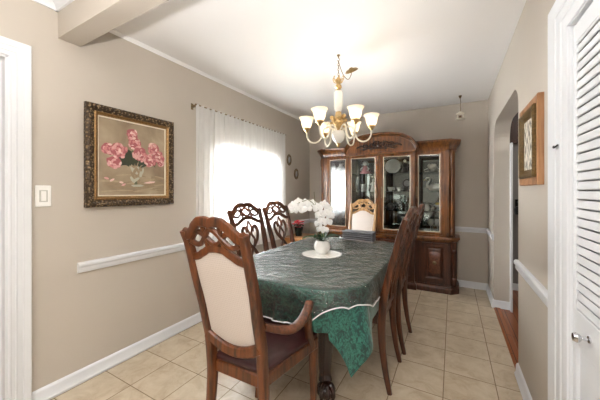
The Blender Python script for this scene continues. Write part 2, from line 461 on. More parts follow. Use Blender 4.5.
# chair rails
def rail_x(x, s, y0, y1, name, rnd=False):
    pr = [(0, 0.738), (0.012, 0.738), (0.018, 0.748), (0.018, 0.772), (0.027, 0.782), (0.027, 0.798), (0.018, 0.808), (0, 0.808)]
    m = MB(); m.rings([[(x + s * a, y, z) for a, z in pr] for y in (y0, y1)])
    return struct(m.build(name, M['trim'], bevel=0.002))
rail_x(XL, 1, 0.884, 1.80, 'trim_6'); rail_x(XL, 1, 3.43, YB, 'trim_7')
rail_x(XR, -1, 1.637, 2.42, 'trim_8'); rail_x(XR, -1, 3.70, YB, 'trim_9')
pr = [(0, 0.738), (0.012, 0.738), (0.018, 0.748), (0.018, 0.772), (0.027, 0.782), (0.027, 0.798), (0.018, 0.808), (0, 0.808)]
b = MB(); b.rings([[(x, YB - a, z) for a, z in pr] for x in (XL, XR)]); struct(b.build('trim_10', M['trim'], bevel=0.002))
# baseboards
bp = [(0, 0), (0.022, 0), (0.024, 0.014), (0.016, 0.024), (0.014, 0.07), (0.009, 0.082), (0, 0.088)]
def base_x(x, s, y0, y1, name):
    m = MB(); m.rings([[(x + s * a, y, z) for a, z in bp] for y in (y0, y1)]); struct(m.build(name, M['trim']))
base_x(XL, 1, 0.655, YB, 'baseboard_left'); base_x(XR, -1, 1.637, OY0, 'baseboard_right'); base_x(XR, -1, OY1, YB, 'baseboard_right_far')
b = MB(); b.rings([[(x, YB - a, z) for a, z in bp] for x in (XL, XR)]); struct(b.build('baseboard_back', M['trim']))
b = MB(); b.rings([[(x, OY1 - a * 0.7, z) for a, z in bp] for x in (XR - 0.02, XR + 0.15)]); struct(b.build('baseboard_jamb', M['trim']))
b = MB(); b.rings([[(x, 4.48 - a, z) for a, z in bp] for x in (XR + 0.14, 1.6)]); struct(b.build('baseboard_hall', M['trim']))
b = MB(); b.box(XR + 0.138, XR + 0.156, 3.63, 3.72, 0, 1.80); struct(b.build('trim_11', M['trim'], bevel=0.003))
b = MB(); b.rings([[(XR - 0.005, y, 0), (XR + 0.01, y, 0.012), (XR + 0.05, y, 0.012), (XR + 0.065, y, 0.003)] for y in (OY0, OY1)]); struct(b.build('trim_12', M['planks'], smooth=False))
# casings: profiled boards with a mitred head
def casing(x, s, yi, yo, zi, zo, name, yfar=None):
    """upright from inner edge yi to outer edge yo; head runs from there to yfar"""
    d = 1 if yo > yi else -1; W = abs(yo - yi)
    pr = [(0.0, 0.0), (0.0, 0.012), (0.06, 0.017), (0.12, 0.017), (0.14, 0.013), (0.3, 0.013), (0.32, 0.017), (0.36, 0.017), (0.38, 0.013), (0.62, 0.014), (0.64, 0.018), (0.8, 0.02), (0.9, 0.026), (0.97, 0.026), (1.0, 0.02), (1.0, 0.0)]
    m = MB()
    def P(k, t):  # ring points at station
        r = []
        for q, h in pr:
            y = yi + d * q * W; z = zi + q * (zo - zi)
            r.append({'bot': (x + s * h, y, 0.0), 'corner': (x + s * h, y, z), 'far': (x + s * h, yfar, z)}[k])
        return r
    m.rings([P('bot', 0), P('corner', 0), P('far', 0)])
    return struct(m.build(name, M['trim']))
casing(XR, -1, 1.445, 1.637, 1.93, 2.085, 'trim_13', CY0 - 0.2)
casing(XL, 1, 0.556, 0.652, 2.045, 2.14, 'trim_14', DY0 - 0.1)
b = MB(); b.box(XL - T - 0.01, XL + 0.008, DY1 - 0.012, DY1 + 0.002, 0, DZ); b.box(XL - T - 0.01, XL + 0.008, DY0, DY1, DZ - 0.012, DZ + 0.002); b.box(XL - 0.075, XL - 0.04, DY1 - 0.028, DY1 - 0.012, 0, DZ); struct(b.build('trim_15', M['trim'], bevel=0.002))
b = MB(); b.box(XR - 0.004, XR + 0.14, CY1 - 0.004, CY1 + 0.002, 0, CZ); b.box(XR - 0.004, XR + 0.14, CY0, CY1, CZ - 0.004, CZ + 0.002); struct(b.build('trim_16', M['trim']))
# small black latch hook on the closet casing
t = thing('latch_hook', 'small black metal latch hook on the white closet door casing', 'hook', (XR - 0.014, 1.545, 1.475))
b = MB(); b.lathe([(0.001, 0), (0.013, 0.0), (0.012, 0.004), (0.001, 0.005)], 14); b.xf(Matrix.Rotation(-PI / 2, 4, 'Y')); b.build('plate', M['trim'], t)
b = MB(); b.sweep(spline([(-0.004, -0.022, 0.004), (-0.012, -0.012, -0.004), (-0.012, 0.004, -0.004), (-0.008, 0.018, 0.003), (-0.004, 0.024, 0.0)]), 0.007, n=8); b.build('hook', M['black'], t)
# bifold louvered closet door
d = bpy.data.objects.new('door_1', None); COL.objects.link(d); d.location = (XR + 0.004, CY1 - 0.006, 0); struct(d)
LW = 0.365
for k in range(2):
    y1 = -k * (LW + 0.004); y0 = y1 - LW
    b = MB()
    for a, c in ((y1 - 0.028, y1), (y0, y0 + 0.028)): b.box(0, 0.032, a, c, 0.015, 1.915)
    b.box(0, 0.032, y0 + 0.028, y1 - 0.028, 1.845, 1.915); b.box(0, 0.032, y0 + 0.028, y1 - 0.028, 0.715, 0.842); b.box(0, 0.032, y0 + 0.028, y1 - 0.028, 0.015, 0.16)
    leaf = b.build('door_leaf', M['trim'], d, bevel=0.003)
    b = MB()
    z = 0.846
    while z < 1.84:
        b.rings([[(x0, y, z + zz) for x0, zz in ((0.005, 0.0), (0.002, 0.003), (0.006, 0.0285), (0.011, 0.027))] for y in (y0 + 0.024, y1 - 0.024)]); z += 0.0342
    b.build('slats', M['trim'], leaf)
    b = MB(); b.prism([(y0 + 0.028, 0.16), (y1 - 0.028, 0.16), (y1 - 0.028, 0.715), (y0 + 0.028, 0.715)], 0.012, 0.022, 'x')
    b.rings([[(0.012, y0 + 0.044, 0.17), (0.012, y1 - 0.044, 0.17), (0.012, y1 - 0.044, 0.685), (0.012, y0 + 0.044, 0.685)], [(0.004, y0 + 0.07, 0.2), (0.004, y1 - 0.07, 0.2), (0.004, y1 - 0.07, 0.655), (0.004, y0 + 0.07, 0.655)]])
    b.build('panel', M['trim'], leaf)
    if k == 0:
        b = MB(); b.lathe([(0.001, 0), (0.012, 0), (0.012, 0.004), (0.006, 0.007), (0.006, 0.02), (0.013, 0.026), (0.017, 0.034), (0.013, 0.043), (0.001, 0.046)], 18)
        b.xf(Matrix.Rotation(-PI / 2, 4, 'Y')); b.build('knob', M['chrome'], leaf, loc=(0, y1 - 0.15, 0.782))
b = MB(); b.box(XR + 0.12, XR + 0.14, CY0, CY1, 0, CZ); struct(b.build('wall_closet', M['hallwall'], smooth=False))

# window
w = bpy.data.objects.new('window_1', None); COL.objects.link(w); w.location = (XL, (WY0 + WY1) / 2, WZ0); struct(w)
hw, hh = (WY1 - WY0) / 2, WZ1 - WZ0
b = MB()
for y0, y1, z0, z1 in ((-hw, -hw + 0.05, 0, hh), (hw - 0.05, hw, 0, hh), (-hw, hw, 0, 0.05), (-hw, hw, hh - 0.05, hh), (-0.025, 0.025, 0, hh), (-hw, hw, hh / 2 - 0.02, hh / 2 + 0.02)):
    b.box(-0.10, -0.06, y0, y1, z0, z1)
b.build('window_frame', M['trim'], w, bevel=0.003)
b = MB(); b.box(-0.082, -0.078, -hw + 0.04, hw - 0.04, 0.04, hh - 0.04); b.build('pane', M['winglass'], w, smooth=False)
b = MB(); b.box(-0.08, 0.03, -hw - 0.03, hw + 0.03, -0.025, 0.0); b.build('window_sill', M['trim'], w, bevel=0.004)

# curtain with rod
t = thing('curtain', 'white sheer pleated curtain over the bright window', 'curtain', (XL + 0.085, 2.57, 0.62))
b = MB()
y0, y1, z0, z1 = -0.79, 0.80, 0.0, 1.482
NY, NZ = 330, 10
vs = []
uvl = []
for j in range(NZ + 1):
    zz = j / NZ; row = []
    for i in range(NY + 1):
        u = i / NY; ph = u * 24 * 2 * PI
        amp = 0.021 * (0.8 + 0.2 * math.sin(7 * u)) + 0.005 * zz
        x = amp * (math.sin(ph + 0.5 * math.sin(3.1 * u * 6)) * (0.75 + 0.25 * zz)) + 0.003 * math.sin(2.3 * ph + zz * 3)
        row.append(b.bm.verts.new((x, y0 + (y1 - y0) * u + 0.004 * math.sin(ph * 0.5 + zz * 2), z0 + (z1 - z0) * zz)))
    vs.append(row)
for j in range(NZ):
    for i in range(NY): b.bm.faces.new((vs[j][i], vs[j][i + 1], vs[j + 1][i + 1], vs[j + 1][i]))
b.build('curtain_panel', M['sheer'], t)
t2 = thing('curtain_rod', 'slim dark curtain rod on brackets above the window', 'curtain rod', (XL + 0.055, 2.57, 2.10))
b = MB(); b.sweep([(0.03, -0.775, 0), (0.03, 0.79, 0)], 0.010, ref=(0, 0, 1)); b.build('rod', M['oldbrass'], t2)
for y in (-0.76, -0.12, 0.78):
    b = MB(); b.box(-0.055, 0.04, y - 0.008, y + 0.008, -0.010, 0.010); b.box(-0.055, -0.051, y - 0.014, y + 0.014, -0.03, 0.03); b.build('bracket', M['bronze'], t2, bevel=0.002)
for y in (-0.785, 0.80):
    b = MB(); b.ball((0.03, y, 0), 0.010); b.build('finial', M['bronze'], t2)

# ------------------------------------------------------------------ switch
t = thing('light_switch', 'white wall switch beside the left doorway', 'light switch', (XL, 0.71, 1.256))
b = MB(); b.box(0, 0.007, -0.038, 0.038, -0.065, 0.065); b.build('plate', M['switch'], t, bevel=0.004)
b = MB(); b.box(0.006, 0.0085, -0.02, 0.02, -0.036, 0.036); b.build('surround', M['switchgrey'], t, bevel=0.001)
b = MB(); b.box(0.008, 0.013, -0.012, 0.012, -0.03, 0.03); b.build('rocker', M['switch'], t, bevel=0.002)

# ------------------------------------------------------------------ framed pictures
def rect_frame(b, hw, hh, prof, flip=1):
    """prof: (inset from the outer edge, height off the wall); plane x, rectangle in y,z"""
    rings = []
    for sy, sz in ((-1, -1), (1, -1), (1, 1), (-1, 1)):
        rings.append([(flip * h, sy * (hw - i), sz * (hh - i)) for i, h in prof])
    b.rings(rings, closed=True)
t = thing('framed_painting', 'oil painting of pink peonies in a wide dark ornate frame', 'picture', (XL, 1.257, 1.535))
HW, HH = 0.335, 0.36
b = MB(); rect_frame(b, HW, HH, [(0, 0), (0, 0.03), (0.008, 0.04), (0.02, 0.043), (0.035, 0.035), (0.05, 0.03), (0.052, 0.0)])
for k in range(26):                                             # carved leaf lobes round the outer moulding
    for sgn in (-1, 1):
        b.ball((0.036, -HW + 0.02 + (2 * HW - 0.04) * k / 25, sgn * (HH - 0.022)), 0.013, 8, (0.7, 0.8, 1))
        b.ball((0.036, sgn * (HW - 0.022), -HH + 0.02 + (2 * HH - 0.04) * k / 25), 0.013, 8, (0.7, 1, 0.8))
b.build('outer_frame', M['ornate'], t)
b = MB(); rect_frame(b, HW - 0.05, HH - 0.05, [(0, 0), (0, 0.032), (0.006, 0.036), (0.013, 0.03), (0.02, 0.024), (0.026, 0.022), (0.027, 0)]); b.build('inner_frame', M['matgold'], t)
b = MB(); rect_frame(b, HW - 0.075, HH - 0.075, [(0, 0), (0, 0.024), (0.008, 0.02), (0.009, 0)]); b.build('liner', M['cream'], t)
cw, ch = HW - 0.082, HH - 0.082
b = MB(); b.box(0.004, 0.014, -cw, cw, -ch, ch)
mats = [M['canvas']] + list(PAINT.values()); idx = {k: i + 1 for i, k in enumerate(PAINT)}
lay = [0.0145]
def blob(u, v, ru, rv, rot, key, n=12, wob=0.15):
    lay[0] += 0.000012
    vs = []
    for k in range(n):
        a = 2 * PI * k / n; r = 1 + random.uniform(-wob, wob)
        p, q = ru * r * math.cos(a), rv * r * math.sin(a)
        y = (u - 0.5) * 2 * cw + p * math.cos(rot) - q * math.sin(rot); z = (v - 0.5) * 2 * ch + p * math.sin(rot) + q * math.cos(rot)
        vs.append(b.bm.verts.new((lay[0], max(-cw, min(cw, y)), max(-ch, min(ch, z)))))
    f = b.bm.faces.new(vs); f.material_index = idx[key]
for k in range(40): blob(random.uniform(0.1, 0.95), random.uniform(0.03, 0.28), 0.06, 0.006, random.uniform(-0.2, 0.2), random.choice(['gr', 'tbl']))
blob(0.8, 0.16, 0.10, 0.012, 0.1, 'gr'); blob(0.74, 0.18, 0.05, 0.008, 0.12, 'p4')
for k in range(30):
    a = random.uniform(0.2, 2.9); L = random.uniform(0.05, 0.12)
    blob(0.52 + 0.33 * math.cos(a) * 0.8, 0.45 + 0.12 * math.sin(a), L * 0.55, 0.009, random.uniform(-0.9, 0.9), random.choice(['lf', 'lf', 'lf2']))
for k in range(16): blob(random.uniform(0.46, 0.62), random.uniform(0.15, 0.42), 0.03, 0.012, random.uniform(0.6, 2.4), random.choice(['vs', 'vs2', 'lf2', 'gr']))
blob(0.54, 0.13, 0.05, 0.01, 0, 'vs2')
for k in range(34):
    a = random.uniform(-0.1, 3.2); blob(0.5 + 0.2 * math.cos(a), 0.42 + 0.10 * math.sin(a), 0.06, 0.010, a + random.uniform(-0.4, 0.4), 'lf')
for (u, v, r) in ((0.46, 0.84, 0.05), (0.5, 0.72, 0.055), (0.13, 0.6, 0.05), (0.27, 0.6, 0.065), (0.2, 0.44, 0.055), (0.58, 0.58, 0.065), (0.8, 0.68, 0.055), (0.88, 0.56, 0.06), (0.74, 0.5, 0.058), (0.93, 0.48, 0.035)):
    r *= 0.9
    blob(u, v, r, r * 0.9, 0, 'p3', 14)
    for k in range(26):
        a = random.uniform(0, 2 * PI); q = r * math.sqrt(random.random()) * 0.95
        blob(u + q * math.cos(a) / (2 * cw), v + q * math.sin(a) / (2 * ch), r * 0.3, r * 0.17, a + PI / 2 + random.uniform(-0.4, 0.4), random.choice(['p1', 'p2', 'p4', 'p1', 'p2', 'p3']), 8)
for (u, v) in ((0.17, 0.2), (0.33, 0.14), (0.3, 0.17), (0.1, 0.22)): blob(u, v, 0.018, 0.008, random.uniform(-0.6, 0.6), random.choice(['p4', 'p1']), 8)
b.build('canvas', mats, t, smooth=False)

t = thing('framed_print', 'small print in a broad oak and gilt frame beside the archway', 'picture', (XR, 2.01, 1.552))
b = MB(); rect_frame(b, 0.21, 0.233, [(0, 0), (0, 0.024), (0.004, 0.028), (0.03, 0.025), (0.045, 0.02), (0.048, 0)], -1); b.build('outer_frame', M['oak'], t)
b = MB(); rect_frame(b, 0.168, 0.191, [(0, 0.0), (0, 0.034), (0.006, 0.04), (0.02, 0.037), (0.036, 0.026), (0.048, 0.02), (0.05, 0)], -1); b.build('inner_frame', M['darkgilt'], t)
b = MB(); b.box(-0.019, -0.002, -0.122, 0.122, -0.145, 0.145); b.build('print', M['print'], t, smooth=False)

for k, (y, z, lab) in enumerate(((3.60, 1.765, 'oval bronze wall plaque nearer the curtain, the higher of two'), (3.82, 1.562, 'oval bronze wall plaque nearer the room corner, the lower of two'))):
    t = thing('wall_plaque', lab, 'plaque', (XL, y, z), group='oval wall plaques')
    b = MB(); b.lathe([(0.001, 0), (0.085, 0), (0.088, 0.008), (0.08, 0.016), (0.066, 0.012), (0.062, 0.008), (0.001, 0.008)], 28); b.xf(Matrix.Rotation(PI / 2, 4, 'Y') @ Matrix.Diagonal((1, 0.72, 1, 1))); b.build('rim', M['bronze'], t)
    b = MB(); b.ball((0.01, 0, 0.0), 0.05, 12, (0.25, 0.6, 0.9)); b.ball((0.014, 0.0, 0.028), 0.02, 10, (0.6, 0.9, 1)); b.build('relief', M['porcgrey'], t)

# ------------------------------------------------------------------ chairs
YT = [(0, -0.055), (0.12, -0.028), (0.27, -0.008), (0.42, 0.0), (0.6, -0.014), (0.82, -0.066), (1.045, -0.128), (1.2, -0.184)]
def yb(z):
    for (a, q), (c, d) in zip(YT, YT[1:]):
        if z <= c: return q + (d - q) * (z - a) / (c - a)
    return YT[-1][1]
XP = [(0, 0.19), (0.2, 0.185), (0.45, 0.178), (0.75, 0.182), (0.95, 0.196), (1.06, 0.202), (1.125, 0.214)]
TOP = [(0, 1.178), (0.035, 1.184), (0.075, 1.182), (0.11, 1.165), (0.145, 1.138), (0.17, 1.124), (0.19, 1.121), (0.216, 1.130)]
BW = [(0, 0.044), (0.08, 0.042), (0.14, 0.042), (0.18, 0.05), (0.216, 0.034)]
ARCH = [(0, 1.046), (0.05, 1.042), (0.10, 1.020), (0.14, 1.002), (0.19, 0.994)]
def make_chair(name, label, host, wood_m, group=None):
    t = thing(name, label, 'chair', group=group)
    kx = 0.84 if host else 1.0
    K = lambda z: kx - (0.06 * min(1.0, max(0.0, (z - 0.85) / 0.25)) if host else 0.0)
    P = lambda x, z, d=0.0: (x * K(z), yb(z) + d, z)
    for s in (-1, 1):
        zs = [i * 1.115 / 22 for i in range(23)]
        b = MB(); b.sweep([(s * K(z) * lerp(XP, z), yb(z), z) for z in zs], [0.03 + 0.012 * min(1, z / 0.4) - 0.006 * max(0, (z - 0.9)) / 0.2 for z in zs], [0.03 + 0.02 * min(1, z / 0.4) - 0.016 * max(0, z - 0.55) / 0.6 for z in zs], n=12, pw=0.6)
        b.build('back_post', wood_m, t)
    xs = [-0.218 + 0.436 * i / 40 for i in range(41)]
    b = MB(); b.sweep([P(x, lerp(TOP, abs(x)) - lerp(BW, abs(x)) / 2) for x in xs], [lerp(BW, abs(x)) for x in xs], [0.03 - 0.01 * (abs(x) > 0.21) for x in xs], n=12, pw=0.6)
    b.build('crest_rail', wood_m, t)
    # pierced loops under the crest
    b = MB()
    xs = [-0.178 + 0.356 * i / 54 for i in range(55)]
    for s in (-1, 1):
        b.sweep([P(x, 1.096 - 0.8 * x * x + s * (0.034 - 0.45 * x * x) * math.sin(PI * (x + 0.178) / 0.1187), 0.003 * s) for x in xs], 0.023, 0.02, n=8, pw=0.7)
    for x, z0, z1 in ((-0.0593, 1.045, 1.15), (0.0593, 1.045, 1.15), (-0.168, 1.06, 1.11), (0.168, 1.06, 1.11)):
        b.sweep([P(x, z0 + (z1 - z0) * q / 3) for q in range(4)], 0.022, 0.02, n=8)
    b.build('pierced_carving', wood_m, t)
    xs = [-0.19 + 0.38 * i / 30 for i in range(31)]
    b = MB(); b.sweep([P(x, lerp(ARCH, abs(x))) for x in xs], 0.034, 0.026, n=10, pw=0.6); b.build('arch_rail', wood_m, t)
    if host:
        low = lambda x: 0.572 + 0.05 * (x / 0.18) ** 2
        b = MB(); b.sweep([P(x, low(x) - 0.006, -0.010) for x in [-0.18 + 0.36 * i / 24 for i in range(25)]], 0.05, 0.036, n=10, pw=0.6); b.build('lower_rail', wood_m, t)
        b = MB(); nx, nz = 14, 16
        for side in (-1, 1):
            g = []
            for j in range(nz + 1):
                row = []
                for i in range(nx + 1):
                    u = i / nx * 2 - 1
                    zt = lerp(ARCH, abs(u * 0.17)) - 0.012; zb = low(u * 0.17) + 0.012
                    v = j / nz; z = zb + (zt - zb) * v
                    x = u * (K(z) * lerp(XP, z) - 0.014)
                    bul = (1 - u ** 4) * (1 - (2 * v - 1) ** 6)
                    row.append(b.bm.verts.new((x, yb(z) + side * (0.006 + (0.016 if side > 0 else 0.006) * bul), z)))
                g.append(row)
            for j in range(nz):
                for i in range(nx): b.bm.faces.new((g[j][i], g[j][i + 1], g[j + 1][i + 1], g[j + 1][i]))
        b.build('back_upholstery', M['fabric'], t)
    else:
        b = MB()
        for s in (-1, 1):
            b.sweep([P(s * p.x, p.z, 0.002 * s) for p in spline([(0.035, 0, 0.92), (0.05, 0, 0.955), (0.085, 0, 0.962), (0.105, 0, 0.92), (0.085, 0, 0.855), (0.045, 0, 0.815), (0.0, 0, 0.775), (-0.035, 0, 0.73), (-0.06, 0, 0.66), (-0.062, 0, 0.58), (-0.05, 0, 0.50)], 5)], 0.034, 0.018, n=8, pw=0.7)
            b.sweep([P(s * p.x, p.z) for p in spline([(0.0, 0, 1.02), (0.03, 0, 0.955), (0.012, 0, 0.90), (0.04, 0, 0.85), (0.02, 0, 0.80)], 5)], 0.02, 0.016, n=8, pw=0.7)
        b.build('splat', wood_m, t)
        b = MB(); b.sweep([P(x, 0.5) for x in (-0.175, 0, 0.175)], 0.04, 0.024, n=10, pw=0.6); b.build('lower_rail', wood_m, t)
    # seat
    fw, D = (0.222, 0.445) if host else (0.225, 0.44)
    pts = [(-0.175 * kx, 0.0), (0.175 * kx, 0.0), (fw, D - 0.03), (fw - 0.03, D), (0, D + 0.015), (-fw + 0.03, D), (-fw, D - 0.03)]
    b = MB(); b.prism(pts, 0.415, 0.475); b.build('seat_frame', wood_m, t, bevel=0.008)
    b = MB(); rings = []
    for z, o in ((0.47, -0.012), (0.485, -0.004), (0.495, -0.004), (0.506, -0.016), (0.514, -0.05), (0.518, -0.1)):
        rings.append([(x * (1 + o / 0.2), 0.225 + (y - 0.225) * (1 + o / 0.24), z) for x, y in pts])
    b.rings(rings); b.build('seat_cushion', M['burgundy'], t, bevel=0.004)
    for s in (-1, 1):
        zs = [0.44, 0.40, 0.36, 0.3, 0.2, 0.1, 0.05, 0.0]
        b = MB(); b.sweep([(s * (fw - 0.03), D - 0.03 + (0.44 - z) * 0.01, z) for z in zs], [0.05, 0.052, 0.046, 0.044, 0.038, 0.032, 0.03, 0.036], n=12, pw=0.6); b.build('leg', wood_m, t)
    if host:
        for s in (-1, 1):
            pa = spline([(s * 0.155, -0.01, 0.706), (s * 0.18, 0.05, 0.672), (s * 0.222, 0.11, 0.655), (s * 0.236, 0.18, 0.662), (s * 0.234, 0.25, 0.684), (s * 0.224, 0.30, 0.71)], 5)
            L = len(pa)
            b = MB(); b.sweep(pa, [0.042 + 0.008 * math.sin(PI * i / L) for i in range(L)], [0.032] * L, ref=(0, 0, 1), n=12, pw=0.65); a = b.build('arm', wood_m, t)
            b = MB(); b.sweep(spline([(s * 0.224, 0.265, 0.68), (s * 0.222, 0.285, 0.63), (s * 0.212, 0.31, 0.57), (s * 0.206, 0.34, 0.50), (s * 0.206, 0.37, 0.44)], 4), 0.034, 0.04, ref=(1, 0, 0), n=10, pw=0.65); b.build('arm_support', wood_m, a)
    return t
host = make_chair('dining_armchair', 'carved armchair with cream woven back at the near end of the table', True, M['hostwood'], 'carved dining armchairs')
host.location = (-0.866, 0.965, 0); host.rotation_euler = (0, 0, math.radians(1.0))
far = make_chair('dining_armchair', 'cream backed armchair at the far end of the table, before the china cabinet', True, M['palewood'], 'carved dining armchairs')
far.location = (-1.02, 3.42, 0); far.rotation_euler = (0, 0, PI)
G = 'carved side chairs along the table'
c0 = make_chair('dining_chair', 'carved openwork chair on the right of the table, nearest the camera', False, M['chairwood'], G)
c0.location = (-0.402, 1.99, 0); c0.rotation_euler = (0, 0, PI / 2)
dup(c0, (-0.388, 2.49, 0), PI / 2, 'carved openwork chair on the right of the table, second one towards the cabinet')
dup(c0, (-1.50, 1.95, 0), -PI / 2, 'carved openwork chair before the curtain, the nearer one just behind the armchair')
dup(c0, (-1.50, 2.44, 0), -PI / 2, 'carved openwork chair before the curtain, the farther one nearest the orchid')

# ------------------------------------------------------------------ table
TX, TY, TZ, HA, HB = -0.945, 2.185, 0.745, 0.515, 0.835
RC = 0.27
t = thing('dining_table', 'dark wood dining table with cabriole legs under the green cloth', 'table', (TX, TY, 0))
def rrect(hx, hy, r, n=8):
    p = []
    for cx, cy, a0 in ((hx - r, hy - r, 0), (-hx + r, hy - r, PI / 2), (-hx + r, -hy + r, PI), (hx - r, -hy + r, 1.5 * PI)):
        for k in range(n + 1):
            a = a0 + PI / 2 * k / n; p.append((cx + r * math.cos(a), cy + r * math.sin(a)))
    return p
b = MB(); b.rings([[(x, y, z) for x, y in rrect(HA + o, HB + o, RC)] for z, o in ((0.715, -0.02), (0.722, -0.004), (0.738, 0), (0.745, -0.006))]); b.build('tabletop', M['tablewood'], t)
b = MB(); b.box(-0.34, 0.34, -0.66, -0.635, 0.62, 0.715); b.box(-0.34, 0.34, 0.635, 0.66, 0.62, 0.715); b.box(-0.34, -0.315, -0.635, 0.635, 0.62, 0.715); b.box(0.315, 0.34, -0.635, 0.635, 0.62, 0.715); b.build('apron', M['tablewood'], t, bevel=0.003)
for sx in (-1, 1):
    for sy in (-1, 1):
        q = Vector((sx * 0.55, sy * 0.83, 0)).normalized()
        pth = [(0.0, 0.715), (0.02, 0.62), (0.04, 0.54), (0.035, 0.44), (0.015, 0.32), (-0.005, 0.2), (-0.002, 0.13), (0.01, 0.09)]
        base = Vector((sx * 0.27, sy * 0.585, 0))
        if (sx, sy) == (1, -1): base = Vector((0.235, -0.575, 0))
        pp = spline([base + q * a + Vector((0, 0, z)) for a, z in pth], 4)
        L = len(pp); wt = [lerp([(0, 0.11), (0.2, 0.125), (0.35, 0.115), (0.6, 0.09), (0.85, 0.075), (1.0, 0.085)], i / (L - 1)) for i in range(L)]
        b = MB(); b.sweep(pp, wt, ref=(q.x, q.y, 0), n=14, pw=0.85); lg = b.build('leg', M['tablewood'], t)
        b = MB()
        cc = base + q * 0.035 + Vector((0, 0, 0.048))
        b.ball(cc, 0.056, 14, (1.1, 1.1, 0.84))
        side = Vector((-q.y, q.x, 0))
        for k in (-1, 0, 1):
            dr = (q + side * 0.75 * k).normalized()
            b.sweep(spline([cc + Vector((0, 0, 0.05)), cc + dr * 0.04 + Vector((0, 0, 0.04)), cc + dr * 0.062 + Vector((0, 0, 0.0)), cc + dr * 0.056 + Vector((0, 0, -0.038))], 4), [0.028] * 6 + [0.026] * 4 + [0.022, 0.02, 0.014], n=8)
        b.sweep([cc - q * 0.05 + Vector((0, 0, -0.03)), cc - q * 0.03 + Vector((0, 0, 0.03)), cc + Vector((0, 0, 0.06))], 0.03, n=8)
        b.build('claw_foot', M['tablewood'], lg)

def outline_dist(x, y, hx, hy, r):
    """signed distance to the rounded rectangle, nearest edge point and outward normal"""
    qx, qy = abs(x) - (hx - r), abs(y) - (hy - r)
    sx, sy = (1 if x >= 0 else -1), (1 if y >= 0 else -1)
    if qx > 0 and qy > 0:
        l = math.hypot(qx, qy); n = (qx / l, qy / l)
    elif qx > qy: l = qx; n = (1, 0); 
    else: l = qy; n = (0, 1)
    d = l - r
    return d, (sx * n[0], sy * n[1])
from mathutils import noise as mnoise
def ridge(x, y, amp):
    if amp == 0: return 0.0
    # pressed flat under the doily and the folded cloth
    k = min(1.0, max(0.0, (math.hypot(x + 0.02, y + 0.06) - 0.17) / 0.05))
    if abs(x - 0.06) < 0.2 and abs(y - 0.715) < 0.11: k = 0.0
    u, v = 0.82 * x + 0.57 * y, -0.57 * x + 0.82 * y
    h = 0.0
    for fu, fv, a, o in ((4.0, 13.0, 1.0, 0.0), (16.0, 7.0, 0.55, 7.3), (22.0, 30.0, 0.3, 3.1)):
        w = 0.5 * mnoise.noise((u * 3, v * 3, o))
        h += a * max(0.0, 1 - 3.2 * abs(mnoise.noise((u * fu + w, v * fv + w, o)))) ** 2
    return amp * 0.6 * h * k
def drape(name, mat, over, ztop, off, zmin, folds, label, cat, nx=150, ny=210, wrinkle=0.0, round_off=0.0, skew=0.0):
    """over: left, right, near, far overhang. Points beyond the table edge hang down along its outline."""
    b = MB(); uvs = {}
    L, R, Nn, F = over
    hx, hy = HA + off, HB + off
    g = []
    edge = []
    for j in range(ny + 1):
        row = []
        for i in range(nx + 1):
            x = -HA - L + (2 * HA + L + R) * i / nx; nn = min(Nn, Nn - skew * x - 0.02) if skew else Nn; y = -HB - nn + (2 * HB + nn + F) * j / ny
            d, n = outline_dist(x, y, HA, HB, RC)
            rr = 0.012
            if d <= -rr:
                p = Vector((x, y, ztop + ridge(x, y, wrinkle)))
            else:
                e = (d if d < 0 else d * (1 - round_off * 2 * abs(n[0] * n[1]))) + rr
                qx, qy = x - n[0] * d, y - n[1] * d
                s = (math.atan2(qy, qx)) * 1.0
                per = qx * 1.0 + qy * 1.0 if abs(n[0]) * abs(n[1]) < 1e-6 else s
                if e < rr * PI / 2:
                    a = e / rr; o = -rr + rr * math.sin(a); z = ztop - rr * (1 - math.cos(a))
                else:
                    o = 0.0; z = ztop - rr - (e - rr * PI / 2)
                hang = max(0, e - 0.02)
                corner = abs(n[0] * n[1]) * 2
                ph = folds * (math.atan2(qy / HB, qx / HA))
                fl = hang * (0.05 - 0.02 * corner) + min(hang, 0.3) * (0.09 + 0.13 * corner) * math.sin(ph + 0.9) + 0.03 * min(hang, .2) * math.sin(2.7 * ph + 1)
                fl = max(fl, 0.012 * min(1, hang / 0.05))
                if z < zmin(qx, qy): 
                    fl += 0.0; z = zmin(qx, qy) - 0.02 * math.tanh((zmin(qx, qy) - z) / 0.02)
                lim = maxflare(qx, qy)
                fl = min(fl, lim)
                if wrinkle: fl += 0.8 * ridge(qx + 3 * hang, qy + 2 * hang, wrinkle) * min(1, hang / 0.02)
                p = Vector((qx + n[0] * (o + off + fl), qy + n[1] * (o + off + fl), z))
            v = b.bm.verts.new(p); uvs[v] = (x, y); row.append(v)
        g.append(row)
    uv = b.bm.loops.layers.uv.new('UVMap')
    for j in range(ny):
        for i in range(nx):
            f = b.bm.faces.new((g[j][i], g[j][i + 1], g[j + 1][i + 1], g[j + 1][i]))
            for lp in f.loops: lp[uv].uv = uvs[lp.vert]
    border = [g[0][i].co.copy() for i in range(nx + 1)] + [g[j][nx].co.copy() for j in range(1, ny + 1)] + [g[ny][i].co.copy() for i in range(nx - 1, -1, -1)] + [g[j][0].co.copy() for j in range(ny - 1, 0, -1)]
    o = b.build(name, mat); o.location = (TX, TY, 0)
    tag(o, label, cat)
    return o, border
def maxflare(qx, qy):
    # side chairs press the cloth against the table along its long sides; arms of the end chairs do it too
    if abs(qx) > HA - 0.02 and abs(qy) < 0.55: return 0.012
    if abs(qy) > HB - 0.02 and abs(qx) < 0.4: return 0.03
    return 0.2
def zc(qx, qy):
    if abs(qx) > HA - 0.05 and abs(qy) < 0.56: return 0.545
    if abs(qy) > HB - 0.05 and abs(qx - 0.06) < 0.30: return 0.545
    return 0.02
